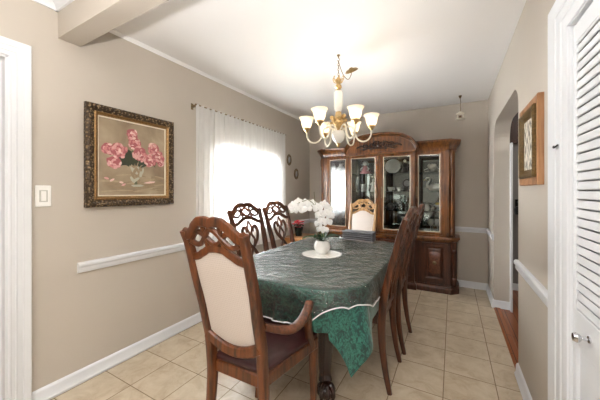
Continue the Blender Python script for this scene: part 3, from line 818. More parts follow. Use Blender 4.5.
cloth, _ = drape('tablecloth', M['cloth'], (0.24, 0.29, 0.205, 0.22), TZ + 0.003, 0.003, zc, 17, 'dark green leaf damask tablecloth hanging over the dining table', 'tablecloth')
def zv(qx, qy):
    return 0.56
vin, border = drape('clear_cover', M['vinyl'], (0.14, 0.14, 0.265, 0.15), TZ + 0.0065, 0.0085, zv, 17, 'clear vinyl cover with white edging over the green tablecloth', 'table cover', wrinkle=0.0075, round_off=0.68, skew=0.2, nx=240, ny=340)
vin.name = 'vinyl_cover'
b = MB(); b.sweep(border[::2], 0.0075, 0.0075, ref=(0, 0, 1), n=6, closed=True); b.build('edging', M['trim'], vin)

# doily and orchid
ZT = TZ + 0.0105
b = MB()
n = 120; ring = []
for r in (0.0, 0.06, 0.12, 0.15, 1.0):
    ring.append([])
    for k in range(n):
        a = 2 * PI * k / n; q = (0.158 + 0.010 * abs(math.sin(9 * a))) if r == 1.0 else max(r, 0.001)
        ring[-1].append((q * math.cos(a), q * math.sin(a), 0.0015 if r == 1.0 else 0.003 + (0.0012 * math.sin(18 * a) if r > 0.1 else 0)))
b.rings(ring); o = b.build('doily', M['porc'], loc=(-0.965, 2.12, ZT + 0.001)); tag(o, 'round scalloped white lace doily under the orchid pot', 'doily')
PX, PY, PZ = -0.965, 2.13, ZT + 0.005
t = thing('potted_orchid', 'white moth orchid in a round white pot on the doily', 'potted plant', (PX, PY, PZ))
b = MB(); b.lathe([(0.001, 0), (0.045, 0), (0.05, 0.006), (0.068, 0.025), (0.08, 0.05), (0.078, 0.075), (0.064, 0.1), (0.06, 0.107), (0.064, 0.112), (0.06, 0.114), (0.054, 0.106), (0.054, 0.098), (0.001, 0.096)], 32); b.xf(Matrix.Diagonal((0.88, 0.88, 0.98, 1))); b.build('pot', M['porc'], t)
b = MB(); b.ball((0, 0, 0.096), 0.052, 14, (1, 1, 0.18)); b.build('bark', M['soil'], t)
def leafmesh(b, base, dirv, L, W, lift, droop):
    d = Vector(dirv).normalized(); sd = Vector((-d.y, d.x, 0)).normalized(); base = Vector(base); rows = []
    for i in range(9):
        u = i / 8; c = base + d * (L * u) + Vector((0, 0, lift * math.sin(u * 1.9) - droop * u * u)); w = W * math.sin(PI * (0.08 + 0.9 * u)) ** 0.7 if u < 1 else 0.002
        rows.append([c - sd * w + Vector((0, 0, 0.008)), c + Vector((0, 0, -0.002)), c + sd * w + Vector((0, 0, 0.008)), c + Vector((0, 0, -0.005))])
    b.rings(rows)
for k, (a, L, W, li, dr) in enumerate(((3.6, 0.17, 0.036, 0.05, 0.03), (0.6, 0.15, 0.036, 0.055, 0.02), (5.2, 0.12, 0.028, 0.06, 0.04), (2.2, 0.13, 0.03, 0.06, 0.03), (1.3, 0.10, 0.024, 0.075, 0.0), (4.4, 0.1, 0.025, 0.07, 0.03))):
    b = MB(); leafmesh(b, (0, 0, 0.105), (math.cos(a), math.sin(a), 0), L, W, li, dr); b.build('leaf', M['leaf'], t)
Rv = Vector((0.8747, 0.4847, 0))       # the orchid sprays spread along this line
def RP(r, z, f=0.0): return Rv * r + Vector((-0.4847, 0.8747, 0)) * f + Vector((0, 0, z))
s1 = spline([RP(0, 0.1), RP(-0.02, 0.25), RP(-0.05, 0.38), RP(-0.11, 0.445), RP(-0.19, 0.43), RP(-0.25, 0.39)], 6)
s2 = spline([RP(0.01, 0.1), RP(0.015, 0.22), RP(0.02, 0.34), RP(0.03, 0.41), RP(0.05, 0.40), RP(0.075, 0.36)], 6)
s3 = spline([RP(0.01, 0.1, 0.02), RP(-0.03, 0.2, 0.02), RP(-0.10, 0.26, 0.02), RP(-0.13, 0.2, 0.02)], 5)
for s_, w_ in ((s1, 0.006), (s2, 0.006)):
    b = MB(); b.sweep(s_, w_, n=8, ref=(0.3, 1, 0.2)); b.build('flower_stem', M['stem'], t)
b = MB(); b.sweep([RP(-0.02, 0.09), RP(-0.045, 0.3), RP(-0.07, 0.52)], 0.004, n=6); b.build('stake', M['stem'], t)
def orchid(c, facing, r, roll):
    """one flower: three sepals, two broad petals and a lip"""
    z = Vector(facing).normalized(); x = Vector((0, 0, 1)).cross(z).normalized(); y = z.cross(x); c = Vector(c)
    b = MB()
    def pet(a, L, W, h):
        dx = x * math.cos(a) + y * math.sin(a); dy = -x * math.sin(a) + y * math.cos(a)
        rows = []
        for i in range(7):
            u = i / 6; wd = W * (math.sin(PI * min(0.97, 0.1 + 0.86 * u)) ** 0.6)
            cen = c + dx * (L * u) + z * (h + 0.10 * L * math.sin(PI * u) - 0.12 * L * u * u)
            rows.append([cen - dy * wd - z * 0.003, cen + z * 0.002, cen + dy * wd - z * 0.003, cen - z * 0.002])
        b.rings(rows)
    for a in (PI / 2, PI / 2 + 2.15, PI / 2 - 2.15): pet(a + roll, r, r * 0.36, 0.0)
    for a in (0.12, PI - 0.12): pet(a + roll, r * 1.02, r * 0.56, 0.003)
    b.ball(c + z * 0.006 - y * 0.006, r * 0.18, 8)
    return b.build('flower', M['petalwhite'], t)
vw = Vector((0.40, -0.91, 0.05))
for (r, z, f, s) in ((-0.265, 0.40, 0.0, 0.046), (-0.215, 0.43, 0.01, 0.046), (-0.205, 0.375, -0.015, 0.048), (-0.155, 0.42, 0.0, 0.048), (-0.135, 0.38, -0.01, 0.044), (-0.09, 0.42, 0.015, 0.044), (-0.25, 0.365, -0.02, 0.038),
                     (-0.04, 0.385, -0.02, 0.047), (0.012, 0.41, -0.02, 0.047), (0.055, 0.38, -0.01, 0.044), (-0.02, 0.325, -0.03, 0.048), (0.035, 0.335, -0.03, 0.048), (0.07, 0.32, 0.0, 0.042), (0.0, 0.275, -0.035, 0.046), (0.045, 0.265, -0.02, 0.044), (-0.035, 0.255, -0.02, 0.04), (-0.015, 0.21, -0.03, 0.038), (0.02, 0.20, -0.025, 0.036)):
    orchid(RP(r * 0.95, z, f), vw + Vector((random.uniform(-0.4, 0.4), random.uniform(-0.2, 0.2), random.uniform(-0.15, 0.3))), s * 0.97, random.uniform(-0.3, 0.3))

# folded grey cloth at the far end of the table
t = thing('folded_cloth', 'folded grey cloth lying at the far end of the dining table', 'cloth', (-0.885, 2.915, ZT))
for k in range(5):
    b = MB(); z = k * 0.02; o_ = 0.004 * (k % 2)
    b.sweep(spline([(-0.165 + o_, 0, z + 0.01), (-0.05, 0, z + 0.0125), (0.06, 0, z + 0.01), (0.165 - o_, 0, z + 0.011)], 4), 0.16 - 0.01 * (k % 2), 0.0195, ref=(0, 0, 1), n=12, pw=0.5); b.build('fold', M['greycloth'], t)

# ------------------------------------------------------------------ china cabinet
HX, HY = -0.895, 4.279
H = thing('china_cabinet', 'tall carved wooden china cabinet with arched pediment and glass doors', 'cabinet', (HX, HY, 0))
def outl(o, hw=0.95, ys=-0.37, yc=-0.405, wc=0.465, c=0.075):
    return [(hw + o, 0), (hw + o, ys + c - 0.4 * o), (hw - c + 0.4 * o, ys - o), (wc + o, ys - o), (wc + o, yc - o), (-wc - o, yc - o), (-wc - o, ys - o), (-hw + c - 0.4 * o, ys - o), (-hw - o, ys + c - 0.4 * o), (-hw - o, 0)]
def stack(b, steps, **k):
    b.rings([[(x, y, z) for x, y in outl(o, **k)] for z, o in steps]); return b
b = MB(); stack(b, [(0.0, 0.02), (0.05, 0.022), (0.075, 0.014), (0.085, 0.0), (0.10, 0.0)]); b.build('plinth', M['hutchbase'], H)
b = MB(); stack(b, [(0.09, -0.004), (0.655, -0.004)], ); b.build('base_cabinet', M['hutchbase'], H, smooth=False)
b = MB(); stack(b, [(0.64, -0.002), (0.655, 0.008), (0.668, 0.012), (0.672, 0.024), (0.688, 0.03), (0.70, 0.026), (0.704, 0.018)]); b.build('counter', M['hutchwood'], H)
# base doors
for x0, x1, y, lab in ((0.545, 0.845, -0.366, 1), (0.02, 0.46, -0.401, 0), (-0.46, -0.02, -0.401, 0), (-0.845, -0.545, -0.366, 1)):
    b = MB()
    z0, z1 = 0.125, 0.625
    def fr(ins, h): return [(x0 + ins, y - h, z0 + ins), (x1 - ins, y - h, z0 + ins), (x1 - ins, y - h, z1 - ins), (x0 + ins, y - h, z1 - ins)]
    b.rings([fr(0, -0.005), fr(0, 0.016), fr(0.045, 0.018), fr(0.055, 0.010), fr(0.07, 0.004), fr(0.085, 0.013), fr(0.10, 0.015)]); dd = b.build('cabinet_door', M['hutchbase'], H)
    cx = (x0 + x1) / 2
    b = MB(); b.rings([[(cx + q * a, y - 0.015 - h, 0.375 + r * a) for q, r in ((-0.07, -0.12), (-0.03, -0.14), (0.03, -0.14), (0.07, -0.12), (0.055, 0), (0.07, 0.12), (0.03, 0.14), (-0.03, 0.14), (-0.07, 0.12), (-0.055, 0))] for a, h in ((1, 0.0), (0.96, 0.003))]); b.build('burl_inlay', M['burl'], dd)
    b = MB(); b.lathe([(0.001, 0), (0.022, 0), (0.024, 0.004), (0.012, 0.008), (0.008, 0.016), (0.014, 0.022), (0.001, 0.026)], 14); b.xf(Matrix.Translation((cx, y - 0.016, 0.375)) @ Matrix.Rotation(PI / 2, 4, 'X')); b.build('handle', M['bronze'], dd)
# upper case
U0, U1 = 0.70, 1.83
kw = dict(hw=0.925, ys=-0.355, yc=-0.39, wc=0.465)
b = MB(); b.box(-0.91, 0.91, -0.02, -0.002, U0, U1); b.build('back_panel', M['interior'], H, smooth=False)
b = MB()
for s in (-1, 1):
    b.box(min(s * 0.905, s * 0.925), max(s * 0.905, s * 0.925), -0.285, 0, U0, U1)
    b.box(min(s * 0.452, s * 0.466), max(s * 0.452, s * 0.466), -0.36, -0.02, U0, U1)
b.prism(outl(0, **kw), U0, U0 + 0.025); b.prism(outl(0, **kw), 1.80, U1)
b.build('display_case', M['hutchwood'], H, smooth=False)
for s in (-1, 1):       # canted corner posts, turned column between carved blocks
    b = MB()
    A, B_ = Vector((s * 0.85, -0.355, 0)), Vector((s * 0.925, -0.28, 0)); nrm = Vector((s * 0.707, -0.707, 0))
    C = (A + B_) / 2
    b.prism([(A.x - s * 0.012, A.y), (A.x, A.y), (B_.x, B_.y), (B_.x, B_.y + 0.012), (C.x - s * 0.02, C.y + 0.02)], U0, U1)
    b.lathe([(0.02, 0.73), (0.028, 0.74), (0.028, 0.80), (0.018, 0.815), (0.024, 0.84), (0.02, 1.2), (0.018, 1.6), (0.024, 1.63), (0.018, 1.65), (0.03, 1.68), (0.032, 1.76), (0.024, 1.80)], 14, loc=(C.x + nrm.x * 0.008, C.y + nrm.y * 0.008, 0))
    b.build('corner_post', M['hutchwood'], H)
    b = MB()
    A, B_ = Vector((s * 0.875, -0.37, 0)), Vector((s * 0.95, -0.295, 0)); C = (A + B_) / 2
    b.lathe([(0.03, 0.10), (0.036, 0.12), (0.036, 0.18), (0.024, 0.2), (0.03, 0.24), (0.026, 0.5), (0.034, 0.53), (0.024, 0.55), (0.036, 0.58), (0.036, 0.65)], 14, loc=(C.x, C.y, 0))
    b.build('base_post', M['hutchbase'], H)
for x0, x1, y in ((-0.468, -0.438, -0.39), (0.438, 0.468, -0.39), (-0.022, 0.022, -0.385)):   # stiles
    b = MB(); b.box(x0, x1, y, y + 0.03, U0 + 0.02, U1); b.build('stile', M['hutchwood'], H, bevel=0.004)
for s in (-1, 1):
    b = MB(); q = sorted((s * 0.79, s * 0.862)); b.box(q[0], q[1], -0.357, -0.325, U0 + 0.02, U1); b.build('stile', M['hutchwood'], H, bevel=0.004)
def glassdoor(x0, x1, y, name, handle_x, wf=0.034, gm='pane'):
    b = MB(); z0, z1 = U0 + 0.028, 1.80
    def fr(i, h): return [(x0 + i, y - h, z0 + i * 1.0), (x1 - i, y - h, z0 + i * 1.0), (x1 - i, y - h, z1 - i * 1.15), (x0 + i, y - h, z1 - i * 1.15)]
    b.rings([fr(wf, -0.018), fr(0, -0.018), fr(0, 0.002), fr(wf * 0.55, 0.006), fr(wf * 0.75, 0.0), fr(wf, -0.004)], closed=True)
    # rings closes each loop around the section; rebuilt per corner
    d_ = b.build(name, M['hutchwood'], H)
    b = MB(); b.box(x0 + wf * 0.9, x1 - wf * 0.9, y + 0.004, y + 0.007, z0 + wf * 0.9, z1 - wf)
    if gm == 'panegloss':
        for v in b.bm.verts: v.co.y += (x1 - v.co.x) * 0.055
    b.build('pane', M[gm], d_, smooth=False)
    b = MB(); e = wf * 0.96; ze0, ze1 = z0 + e, z1 - wf * 1.1
    for xa, xb, za, zb in ((x0 + e, x0 + e + 0.009, ze0, ze1), (x1 - e - 0.009, x1 - e, ze0, ze1), (x0 + e, x1 - e, ze0, ze0 + 0.008), (x0 + e, x1 - e, ze1 - 0.008, ze1)): b.box(xa, xb, y + 0.0005, y + 0.004, za, zb)
    b.build('glazing_bead', M['bevel'], d_)
    if handle_x is not None:
        b = MB(); b.box(handle_x - 0.009, handle_x + 0.009, y - 0.010, y - 0.004, 1.21, 1.33); b.sweep(spline([(handle_x, y - 0.008, 1.31), (handle_x, y - 0.028, 1.295), (handle_x, y - 0.03, 1.265), (handle_x, y - 0.02, 1.24), (handle_x, y - 0.008, 1.235)], 4), 0.008, n=8)
        b.ball((handle_x, y - 0.008, 1.34), 0.012, 8); b.ball((handle_x, y - 0.008, 1.20), 0.012, 8)
        b.build('handle', M['bronze'], d_)
    return d_
glassdoor(-0.44, -0.022, -0.386, 'glass_door', -0.038)
glassdoor(0.022, 0.44, -0.386, 'glass_door', 0.038)
glassdoor(-0.79, -0.466, -0.352, 'glass_door', -0.484, 0.034, 'panegloss')
glassdoor(0.466, 0.79, -0.352, 'glass_door', 0.484, 0.034)
SHZ = (1.02, 1.28, 1.54)
for z in SHZ:
    b = MB(); b.box(-0.448, 0.448, -0.34, -0.03, z - 0.006, z); b.box(-0.90, -0.47, -0.27, -0.03, z - 0.006, z); b.box(0.47, 0.90, -0.27, -0.03, z - 0.006, z); b.build('shelf', M['shelfglass'], H, smooth=False)
# cornice
for sd in (-1, 1):
    b = MB(); b.rings([[(sd * x, y, z) for x, y in ((0.462, -0.02), (0.462, -0.355 - o), (0.85 + 0.4 * o, -0.355 - o), (0.925 + o, -0.28 - 0.4 * o), (0.925 + o, 0))] for z, o in ((1.80, 0.0), (1.812, 0.012), (1.83, 0.014), (1.845, 0.022), (1.87, 0.034), (1.895, 0.052), (1.905, 0.062), (1.93, 0.066), (1.938, 0.058))])
    b.build('cornice', M['hutchwood'], H)
# arched pediment
def arch(x, w, z0, h): return z0 + h * max(0.0, 1 - abs(x / w) ** 2.8) ** 0.55
xs = [-0.485 + 0.97 * i / 60 for i in range(61)]
poly = [(x, arch(x, 0.485, 1.84, 0.225)) for x in xs]
poly = [(-0.475, 1.80), (0.475, 1.80)] + [(x, z) for x, z in reversed(poly)]
b = MB(); b.prism(poly, -0.425, -0.30, 'y'); ped = b.build('pediment', M['hutchwood'], H)
b = MB()
P_ = [(x, -0.395, arch(x, 0.49, 1.845, 0.235)) for x in [0.49 * math.sin(PI / 2 * (-1 + 2 * i / 70)) for i in range(71)]]
b.sweep(P_, 0.036, 0.12, ref=(0, 1, 0), n=12, pw=0.5)
b.sweep([(x * 0.985, -0.43, z - 0.03) for x, y, z in P_], 0.018, 0.03, ref=(0, 1, 0), n=10)
b.build('arch_moulding', M['hutchwood'], ped)
b = MB(); b.sweep([(-0.475, -0.43, 1.815), (0.475, -0.43, 1.815)], 0.028, 0.03, n=10, pw=0.6); b.build('lower_moulding', M['hutchwood'], ped)
b = MB()
def scroll(cx, cz, r, turns, a0, sgn):
    pts = []
    for i in range(26):
        u = i / 25; a = a0 + sgn * turns * 2 * PI * u; q = r * (1 - 0.8 * u)
        pts.append((cx + q * math.cos(a), -0.43, cz + q * math.sin(a)))
    b.sweep(pts, [0.019 * (1 - 0.4 * i / 25) for i in range(26)], 0.034, n=8)
for s in (-1, 1):
    scroll(s * 0.09, 1.925, 0.045, 1.3, 0.3, s); scroll(s * 0.175, 1.92, 0.038, 1.3, 2.5, -s); scroll(s * 0.045, 1.95, 0.03, 1.1, 1.0, -s)
    b.sweep([(p.x, -0.43, p.z) for p in spline([(s * 0.2, 0, 1.90), (s * 0.24, 0, 1.925), (s * 0.275, 0, 1.915), (s * 0.31, 0, 1.90)], 5)], [0.022] * 15 + [0.01], 0.03, n=8)
    b.sweep([(p.x, -0.43, p.z) for p in spline([(s * 0.0, 0, 1.885), (s * 0.06, 0, 1.878), (s * 0.13, 0, 1.888), (s * 0.2, 0, 1.875), (s * 0.25, 0, 1.885)], 5)], 0.017, 0.03, n=8)
    for k in range(7): b.ball((s * (0.03 + 0.035 * k), -0.428, 1.905 + 0.03 * math.sin(k * 2.2)), 0.019, 8, (1.2, 0.8, 0.8))
b.ball((0, -0.43, 1.925), 0.026, 12, (0.9, 0.6, 1.2)); b.ball((0, -0.43, 1.965), 0.016, 10)
b.build('carving', M['carve'], ped)

# ------------------------------------------------------------------ things inside the cabinet
def W(x, y, z): return (x, y, z + 0.0005)
def lathe_thing(name, label, cat, loc, prof, mat, n=20, scx=1.0):
    b = MB(); b.lathe(prof, n, scx=scx); o = b.build(name, mat, loc=W(*loc)); return tag(o, label, cat)
BAS = U0 + 0.025
# right bay
t = thing('flower_ornament', 'white porcelain blossom ornament on the top shelf above the swan', 'ornament', W(-0.235, 4.10, 1.54))
b = MB(); b.lathe([(0.001, 0), (0.05, 0), (0.075, 0.008), (0.1, 0.012), (0.09, 0.018), (0.04, 0.02), (0.001, 0.02)], 20); b.build('base', M['porc'], t)
b = MB()
for k in range(9):
    a = 2 * PI * k / 9; b.ball((0.035 * math.cos(a), 0.03 * math.sin(a) - 0.01, 0.065 + 0.012 * (k % 3)), 0.026, 8, (1, 0.6, 1))
b.ball((0, -0.02, 0.075), 0.028, 10); b.ball((0.0, 0.0, 0.1), 0.022, 8); b.ball((0, 0, 0.035), 0.03, 8); b.build('blossom', M['porc'], t)
for s in (-1, 1):
    b = MB(); leafmesh(b, (0, 0, 0.04), (s, -0.2, 0), 0.105, 0.022, 0.02, 0.03); b.build('leaf', M['porcgrey'], t)
t = thing('swan_figurine', 'white china swan on the shelf of the right bay', 'figurine', W(-0.215, 4.08, 1.28))
b = MB(); b.ball((0.01, 0, 0.052), 0.06, 18, (1.35, 0.75, 0.85)); b.ball((0.06, 0, 0.075), 0.042, 12, (1.1, 0.7, 0.8))
b.sweep(spline([(-0.05, 0, 0.055), (-0.085, 0, 0.08), (-0.075, 0, 0.12), (-0.05, 0, 0.15), (-0.055, 0, 0.18), (-0.08, 0, 0.182), (-0.105, 0, 0.165)], 6), [0.045 - 0.025 * min(1, i / 18) for i in range(36)] + [0.012], n=12)
b.build('body', M['porc'], t)
b = MB(); b.sweep([(-0.1, 0, 0.17), (-0.125, 0, 0.155)], [0.014, 0.004], n=8); b.build('beak', M['yellow'], t)
for s in (-1, 1):
    b = MB(); b.ball((0.03, s * 0.042, 0.07), 0.05, 12, (1.3, 0.25, 0.7)); b.build('wing', M['porc'], t)
t = thing('bird_figurine', 'white and yellow bird figurine on the shelf below the swan', 'figurine', W(-0.165, 4.08, 1.02))
b = MB(); b.lathe([(0.001, 0), (0.04, 0), (0.042, 0.008), (0.02, 0.02), (0.015, 0.05), (0.001, 0.055)], 14); b.build('perch', M['porcgrey'], t)
b = MB(); b.ball((0, 0, 0.085), 0.038, 14, (1.25, 0.8, 1)); b.ball((0.035, 0, 0.125), 0.024, 12); b.sweep([(-0.03, 0, 0.09), (-0.075, 0, 0.06)], [0.03, 0.008], n=8); b.build('body', M['porc'], t)
b = MB(); b.ball((-0.005, -0.02, 0.098), 0.026, 10, (1.3, 0.5, 0.8)); b.ball((0.02, -0.012, 0.145), 0.012, 8); b.build('wing', M['yellow'], t)
t = thing('cream_jug', 'small white jug on the shelf left of the bird figurine', 'jug', W(-0.305, 4.06, 1.02))
b = MB(); b.lathe([(0.001, 0), (0.03, 0), (0.045, 0.03), (0.04, 0.06), (0.03, 0.08), (0.038, 0.1), (0.034, 0.1), (0.026, 0.08), (0.036, 0.06), (0.04, 0.03), (0.001, 0.008)], 18); b.build('body', M['porc'], t)
b = MB(); b.sweep(spline([(0.035, 0, 0.09), (0.065, 0, 0.08), (0.065, 0, 0.045), (0.04, 0, 0.03)], 5), 0.008, n=8); b.build('handle', M['porc'], t)
goblet = [(0.001, 0), (0.034, 0), (0.034, 0.003), (0.006, 0.01), (0.005, 0.09), (0.012, 0.1), (0.034, 0.12), (0.04, 0.15), (0.034, 0.19), (0.031, 0.19), (0.036, 0.15), (0.03, 0.125), (0.001, 0.108)]
for x, lab in ((-0.255, 'stemmed glass goblet at the bottom of the right bay, left of the pair'), (-0.17, 'stemmed glass goblet at the bottom of the right bay, right of the pair')):
    o = lathe_thing('goblet', lab, 'goblet', (x, 4.06, BAS), goblet, M['porcgrey']); o['group'] = 'goblets in the china cabinet'
# right centre door
t = thing('standing_plate', 'large pale plate standing on the top shelf behind the right centre door', 'plate', W(-0.76, 4.17, 1.54))
b = MB(); b.lathe([(0.001, 0), (0.07, 0.0), (0.105, 0.012), (0.108, 0.015), (0.1, 0.017), (0.068, 0.006), (0.001, 0.005)], 28); b.xf(Matrix.Translation((0, 0, 0.108)) @ Matrix.Rotation(PI / 2 - 0.2, 4, 'X')); b.build('plate', M['porc'], t)
b = MB(); b.sweep([(-0.04, -0.045, 0.004), (-0.03, 0.05, 0.06)], 0.006); b.sweep([(0.04, -0.045, 0.004), (0.03, 0.05, 0.06)], 0.006); b.build('plate_stand', M['black'], t)
t = thing('dark_figurine', 'dark robed figurine on the top shelf beside the standing plate', 'figurine', W(-0.585, 4.10, 1.54))
b = MB(); b.lathe([(0.001, 0), (0.05, 0), (0.052, 0.01), (0.042, 0.05), (0.028, 0.1), (0.034, 0.13), (0.018, 0.15), (0.001, 0.155)], 16); b.sweep(spline([(-0.03, 0, 0.125), (-0.05, -0.02, 0.09), (-0.02, -0.045, 0.08), (0.03, -0.04, 0.085), (0.05, -0.01, 0.1), (0.03, 0, 0.13)], 4), 0.018, n=8); b.build('robe', M['dark'], t)
b = MB(); b.ball((0, -0.005, 0.172), 0.022, 12); b.build('head', M['porc'], t)
for (x, y, lab) in ((-0.77, 4.04, 'white teacup on the shelf below the standing plate, left of two'), (-0.65, 4.03, 'white teacup on the shelf below the standing plate, right of two')):
    t = thing('teacup', lab, 'teacup', W(x, y, 1.28), group='teacups in the china cabinet')
    b = MB(); b.lathe([(0.001, 0), (0.05, 0.004), (0.055, 0.009), (0.02, 0.008), (0.001, 0.008)], 18); b.build('saucer', M['porc'], t)
    b = MB(); b.lathe([(0.02, 0.008), (0.024, 0.014), (0.038, 0.04), (0.042, 0.065), (0.039, 0.065), (0.034, 0.04), (0.001, 0.016)], 18); b.sweep(spline([(0.038, 0, 0.055), (0.06, 0, 0.05), (0.056, 0, 0.03), (0.032, 0, 0.026)], 4), 0.006, n=6); b.build('cup', M['porc'], t)
t = thing('mantel_clock', 'round dark clock with a pale dial behind the right centre door', 'clock', W(-0.553, 4.09, 1.28))
b = MB(); b.lathe([(0.001, -0.02), (0.06, -0.02), (0.066, 0), (0.06, 0.02), (0.05, 0.022), (0.001, 0.018)], 24); b.xf(Matrix.Translation((0, 0, 0.115)) @ Matrix.Rotation(PI / 2, 4, 'X')); b.box(-0.05, 0.05, -0.025, 0.025, 0, 0.02); b.sweep([(0, 0, 0.015), (0, 0, 0.06)], 0.03); b.build('case', M['dark'], t)
b = MB(); b.lathe([(0.001, 0), (0.042, 0), (0.042, 0.003), (0.001, 0.003)], 24); b.xf(Matrix.Translation((0, -0.0205, 0.115)) @ Matrix.Rotation(PI / 2, 4, 'X')); b.build('dial', M['porcgrey'], t)
t = thing('teapot', 'dark teapot on the lower shelf behind the right centre door', 'teapot', W(-0.775, 4.06, 1.02))
b = MB(); b.lathe([(0.001, 0), (0.035, 0), (0.055, 0.03), (0.058, 0.055), (0.045, 0.08), (0.025, 0.09), (0.001, 0.09)], 20); b.build('body', M['dark'], t)
b = MB(); b.ball((0, 0, 0.093), 0.024, 10, (1, 1, 0.4)); b.ball((0, 0, 0.108), 0.009, 8); b.build('lid', M['dark'], t)
b = MB(); b.sweep(spline([(-0.05, 0, 0.04), (-0.075, 0, 0.055), (-0.09, 0, 0.085)], 4), [0.024, 0.022, 0.02, 0.018, 0.017, 0.016, 0.014, 0.013, 0.012], n=8); b.build('spout', M['dark'], t)
b = MB(); b.sweep(spline([(0.05, 0, 0.075), (0.085, 0, 0.075), (0.085, 0, 0.035), (0.052, 0, 0.025)], 4), 0.009, n=8); b.build('handle', M['dark'], t)
lathe_thing('crystal_decanter', 'crystal decanter standing right of the dark teapot', 'decanter', (-0.63, 4.10, 1.02), [(0.001, 0), (0.045, 0), (0.05, 0.02), (0.046, 0.08), (0.02, 0.11), (0.014, 0.14), (0.02, 0.15), (0.01, 0.155), (0.018, 0.18), (0.001, 0.2)], M['clear'], 10)
t = thing('serving_dish', 'low silver serving dish at the bottom behind the right centre door', 'dish', W(-0.755, 4.04, BAS))
b = MB(); b.lathe([(0.001, 0), (0.04, 0), (0.03, 0.012), (0.06, 0.03), (0.085, 0.05), (0.08, 0.05), (0.055, 0.034), (0.001, 0.02)], 20); b.build('bowl', M['chrome'], t)
t = thing('white_vase', 'tall white flared vase at the bottom behind the right centre door', 'vase', W(-0.575, 4.03, BAS))
b = MB(); b.lathe([(0.001, 0), (0.035, 0), (0.03, 0.015), (0.042, 0.06), (0.045, 0.1), (0.03, 0.15), (0.035, 0.18), (0.055, 0.205), (0.051, 0.205), (0.028, 0.178), (0.001, 0.17)], 20); b.build('body', M['porc'], t)
# left centre door
t = thing('doll', 'seated doll with a pink dress on the top shelf behind the left centre door', 'doll', W(-1.145, 4.08, 1.54))
b = MB(); b.lathe([(0.001, 0), (0.075, 0), (0.08, 0.012), (0.06, 0.05), (0.034, 0.09), (0.036, 0.115), (0.016, 0.13), (0.001, 0.132)], 16); b.build('dress', M['pinkg'], t)
b = MB(); b.ball((0, -0.005, 0.155), 0.032, 12); b.build('head', M['porc'], t)
b = MB(); b.ball((0, 0.008, 0.165), 0.038, 12, (1.1, 0.85, 1)); b.ball((-0.035, 0, 0.145), 0.02, 8); b.ball((0.035, 0, 0.145), 0.02, 8); b.build('hair', M['porcgrey'], t)
for s in (-1, 1):
    b = MB(); b.sweep([(s * 0.032, 0, 0.11), (s * 0.06, -0.02, 0.075), (s * 0.045, -0.05, 0.05)], [0.022, 0.018, 0.014], n=8); b.build('arm', M['porc'], t)
t = thing('dark_plate', 'dark decorated plate standing right of the doll', 'plate', W(-1.0, 4.17, 1.54))
b = MB(); b.lathe([(0.001, 0), (0.055, 0.0), (0.085, 0.01), (0.088, 0.013), (0.08, 0.014), (0.052, 0.006), (0.001, 0.005)], 24); b.xf(Matrix.Translation((0, 0, 0.088)) @ Matrix.Rotation(PI / 2 - 0.2, 4, 'X')); b.build('plate', M['dark'], t)
t = thing('glass_mug', 'clear glass mug on the shelf below the doll', 'mug', W(-1.155, 4.04, 1.28))
b = MB(); b.lathe([(0.001, 0), (0.042, 0), (0.044, 0.01), (0.044, 0.11), (0.04, 0.11), (0.039, 0.012), (0.001, 0.012)], 18); b.sweep(spline([(0.042, 0, 0.09), (0.075, 0, 0.085), (0.075, 0, 0.035), (0.042, 0, 0.025)], 4), 0.01, n=8); b.build('body', M['porcgrey'], t)
t = thing('lady_figurine', 'slim white lady figurine on the shelf right of the glass mug', 'figurine', W(-1.015, 4.04, 1.28))
b = MB(); b.lathe([(0.001, 0), (0.04, 0), (0.042, 0.008), (0.036, 0.03), (0.026, 0.08), (0.018, 0.105), (0.026, 0.13), (0.01, 0.148), (0.009, 0.155), (0.018, 0.165), (0.019, 0.178), (0.001, 0.195)], 18); b.sweep(spline([(-0.022, 0, 0.13), (-0.035, -0.01, 0.105), (-0.01, -0.03, 0.1)], 4), 0.01, n=8); b.sweep(spline([(0.022, 0, 0.13), (0.036, -0.01, 0.105), (0.012, -0.03, 0.095)], 4), 0.01, n=8); b.build('body', M['porc'], t)
# left bay
lathe_thing('blue_vase', 'pale grey vase on the top shelf of the left bay', 'vase', (-1.54, 4.12, 1.54), [(0.001, 0), (0.04, 0), (0.035, 0.01), (0.065, 0.06), (0.07, 0.1), (0.03, 0.15), (0.04, 0.18), (0.036, 0.18), (0.001, 0.16)], M['porcgrey']).name = 'vase'
lathe_thing('urn', 'dark squat urn at the bottom of the left bay, nearer the wall', 'urn', (-1.62, 4.06, BAS), [(0.001, 0), (0.03, 0), (0.02, 0.02), (0.045, 0.06), (0.05, 0.09), (0.025, 0.13), (0.03, 0.145), (0.001, 0.14)], M['dark'])
lathe_thing('candlestick', 'dark slender candlestick at the bottom of the left bay beside the urn', 'candlestick', (-1.47, 4.06, BAS), [(0.001, 0), (0.04, 0), (0.042, 0.008), (0.012, 0.02), (0.01, 0.08), (0.02, 0.09), (0.01, 0.1), (0.012, 0.15), (0.025, 0.16), (0.001, 0.162)], M['dark'])

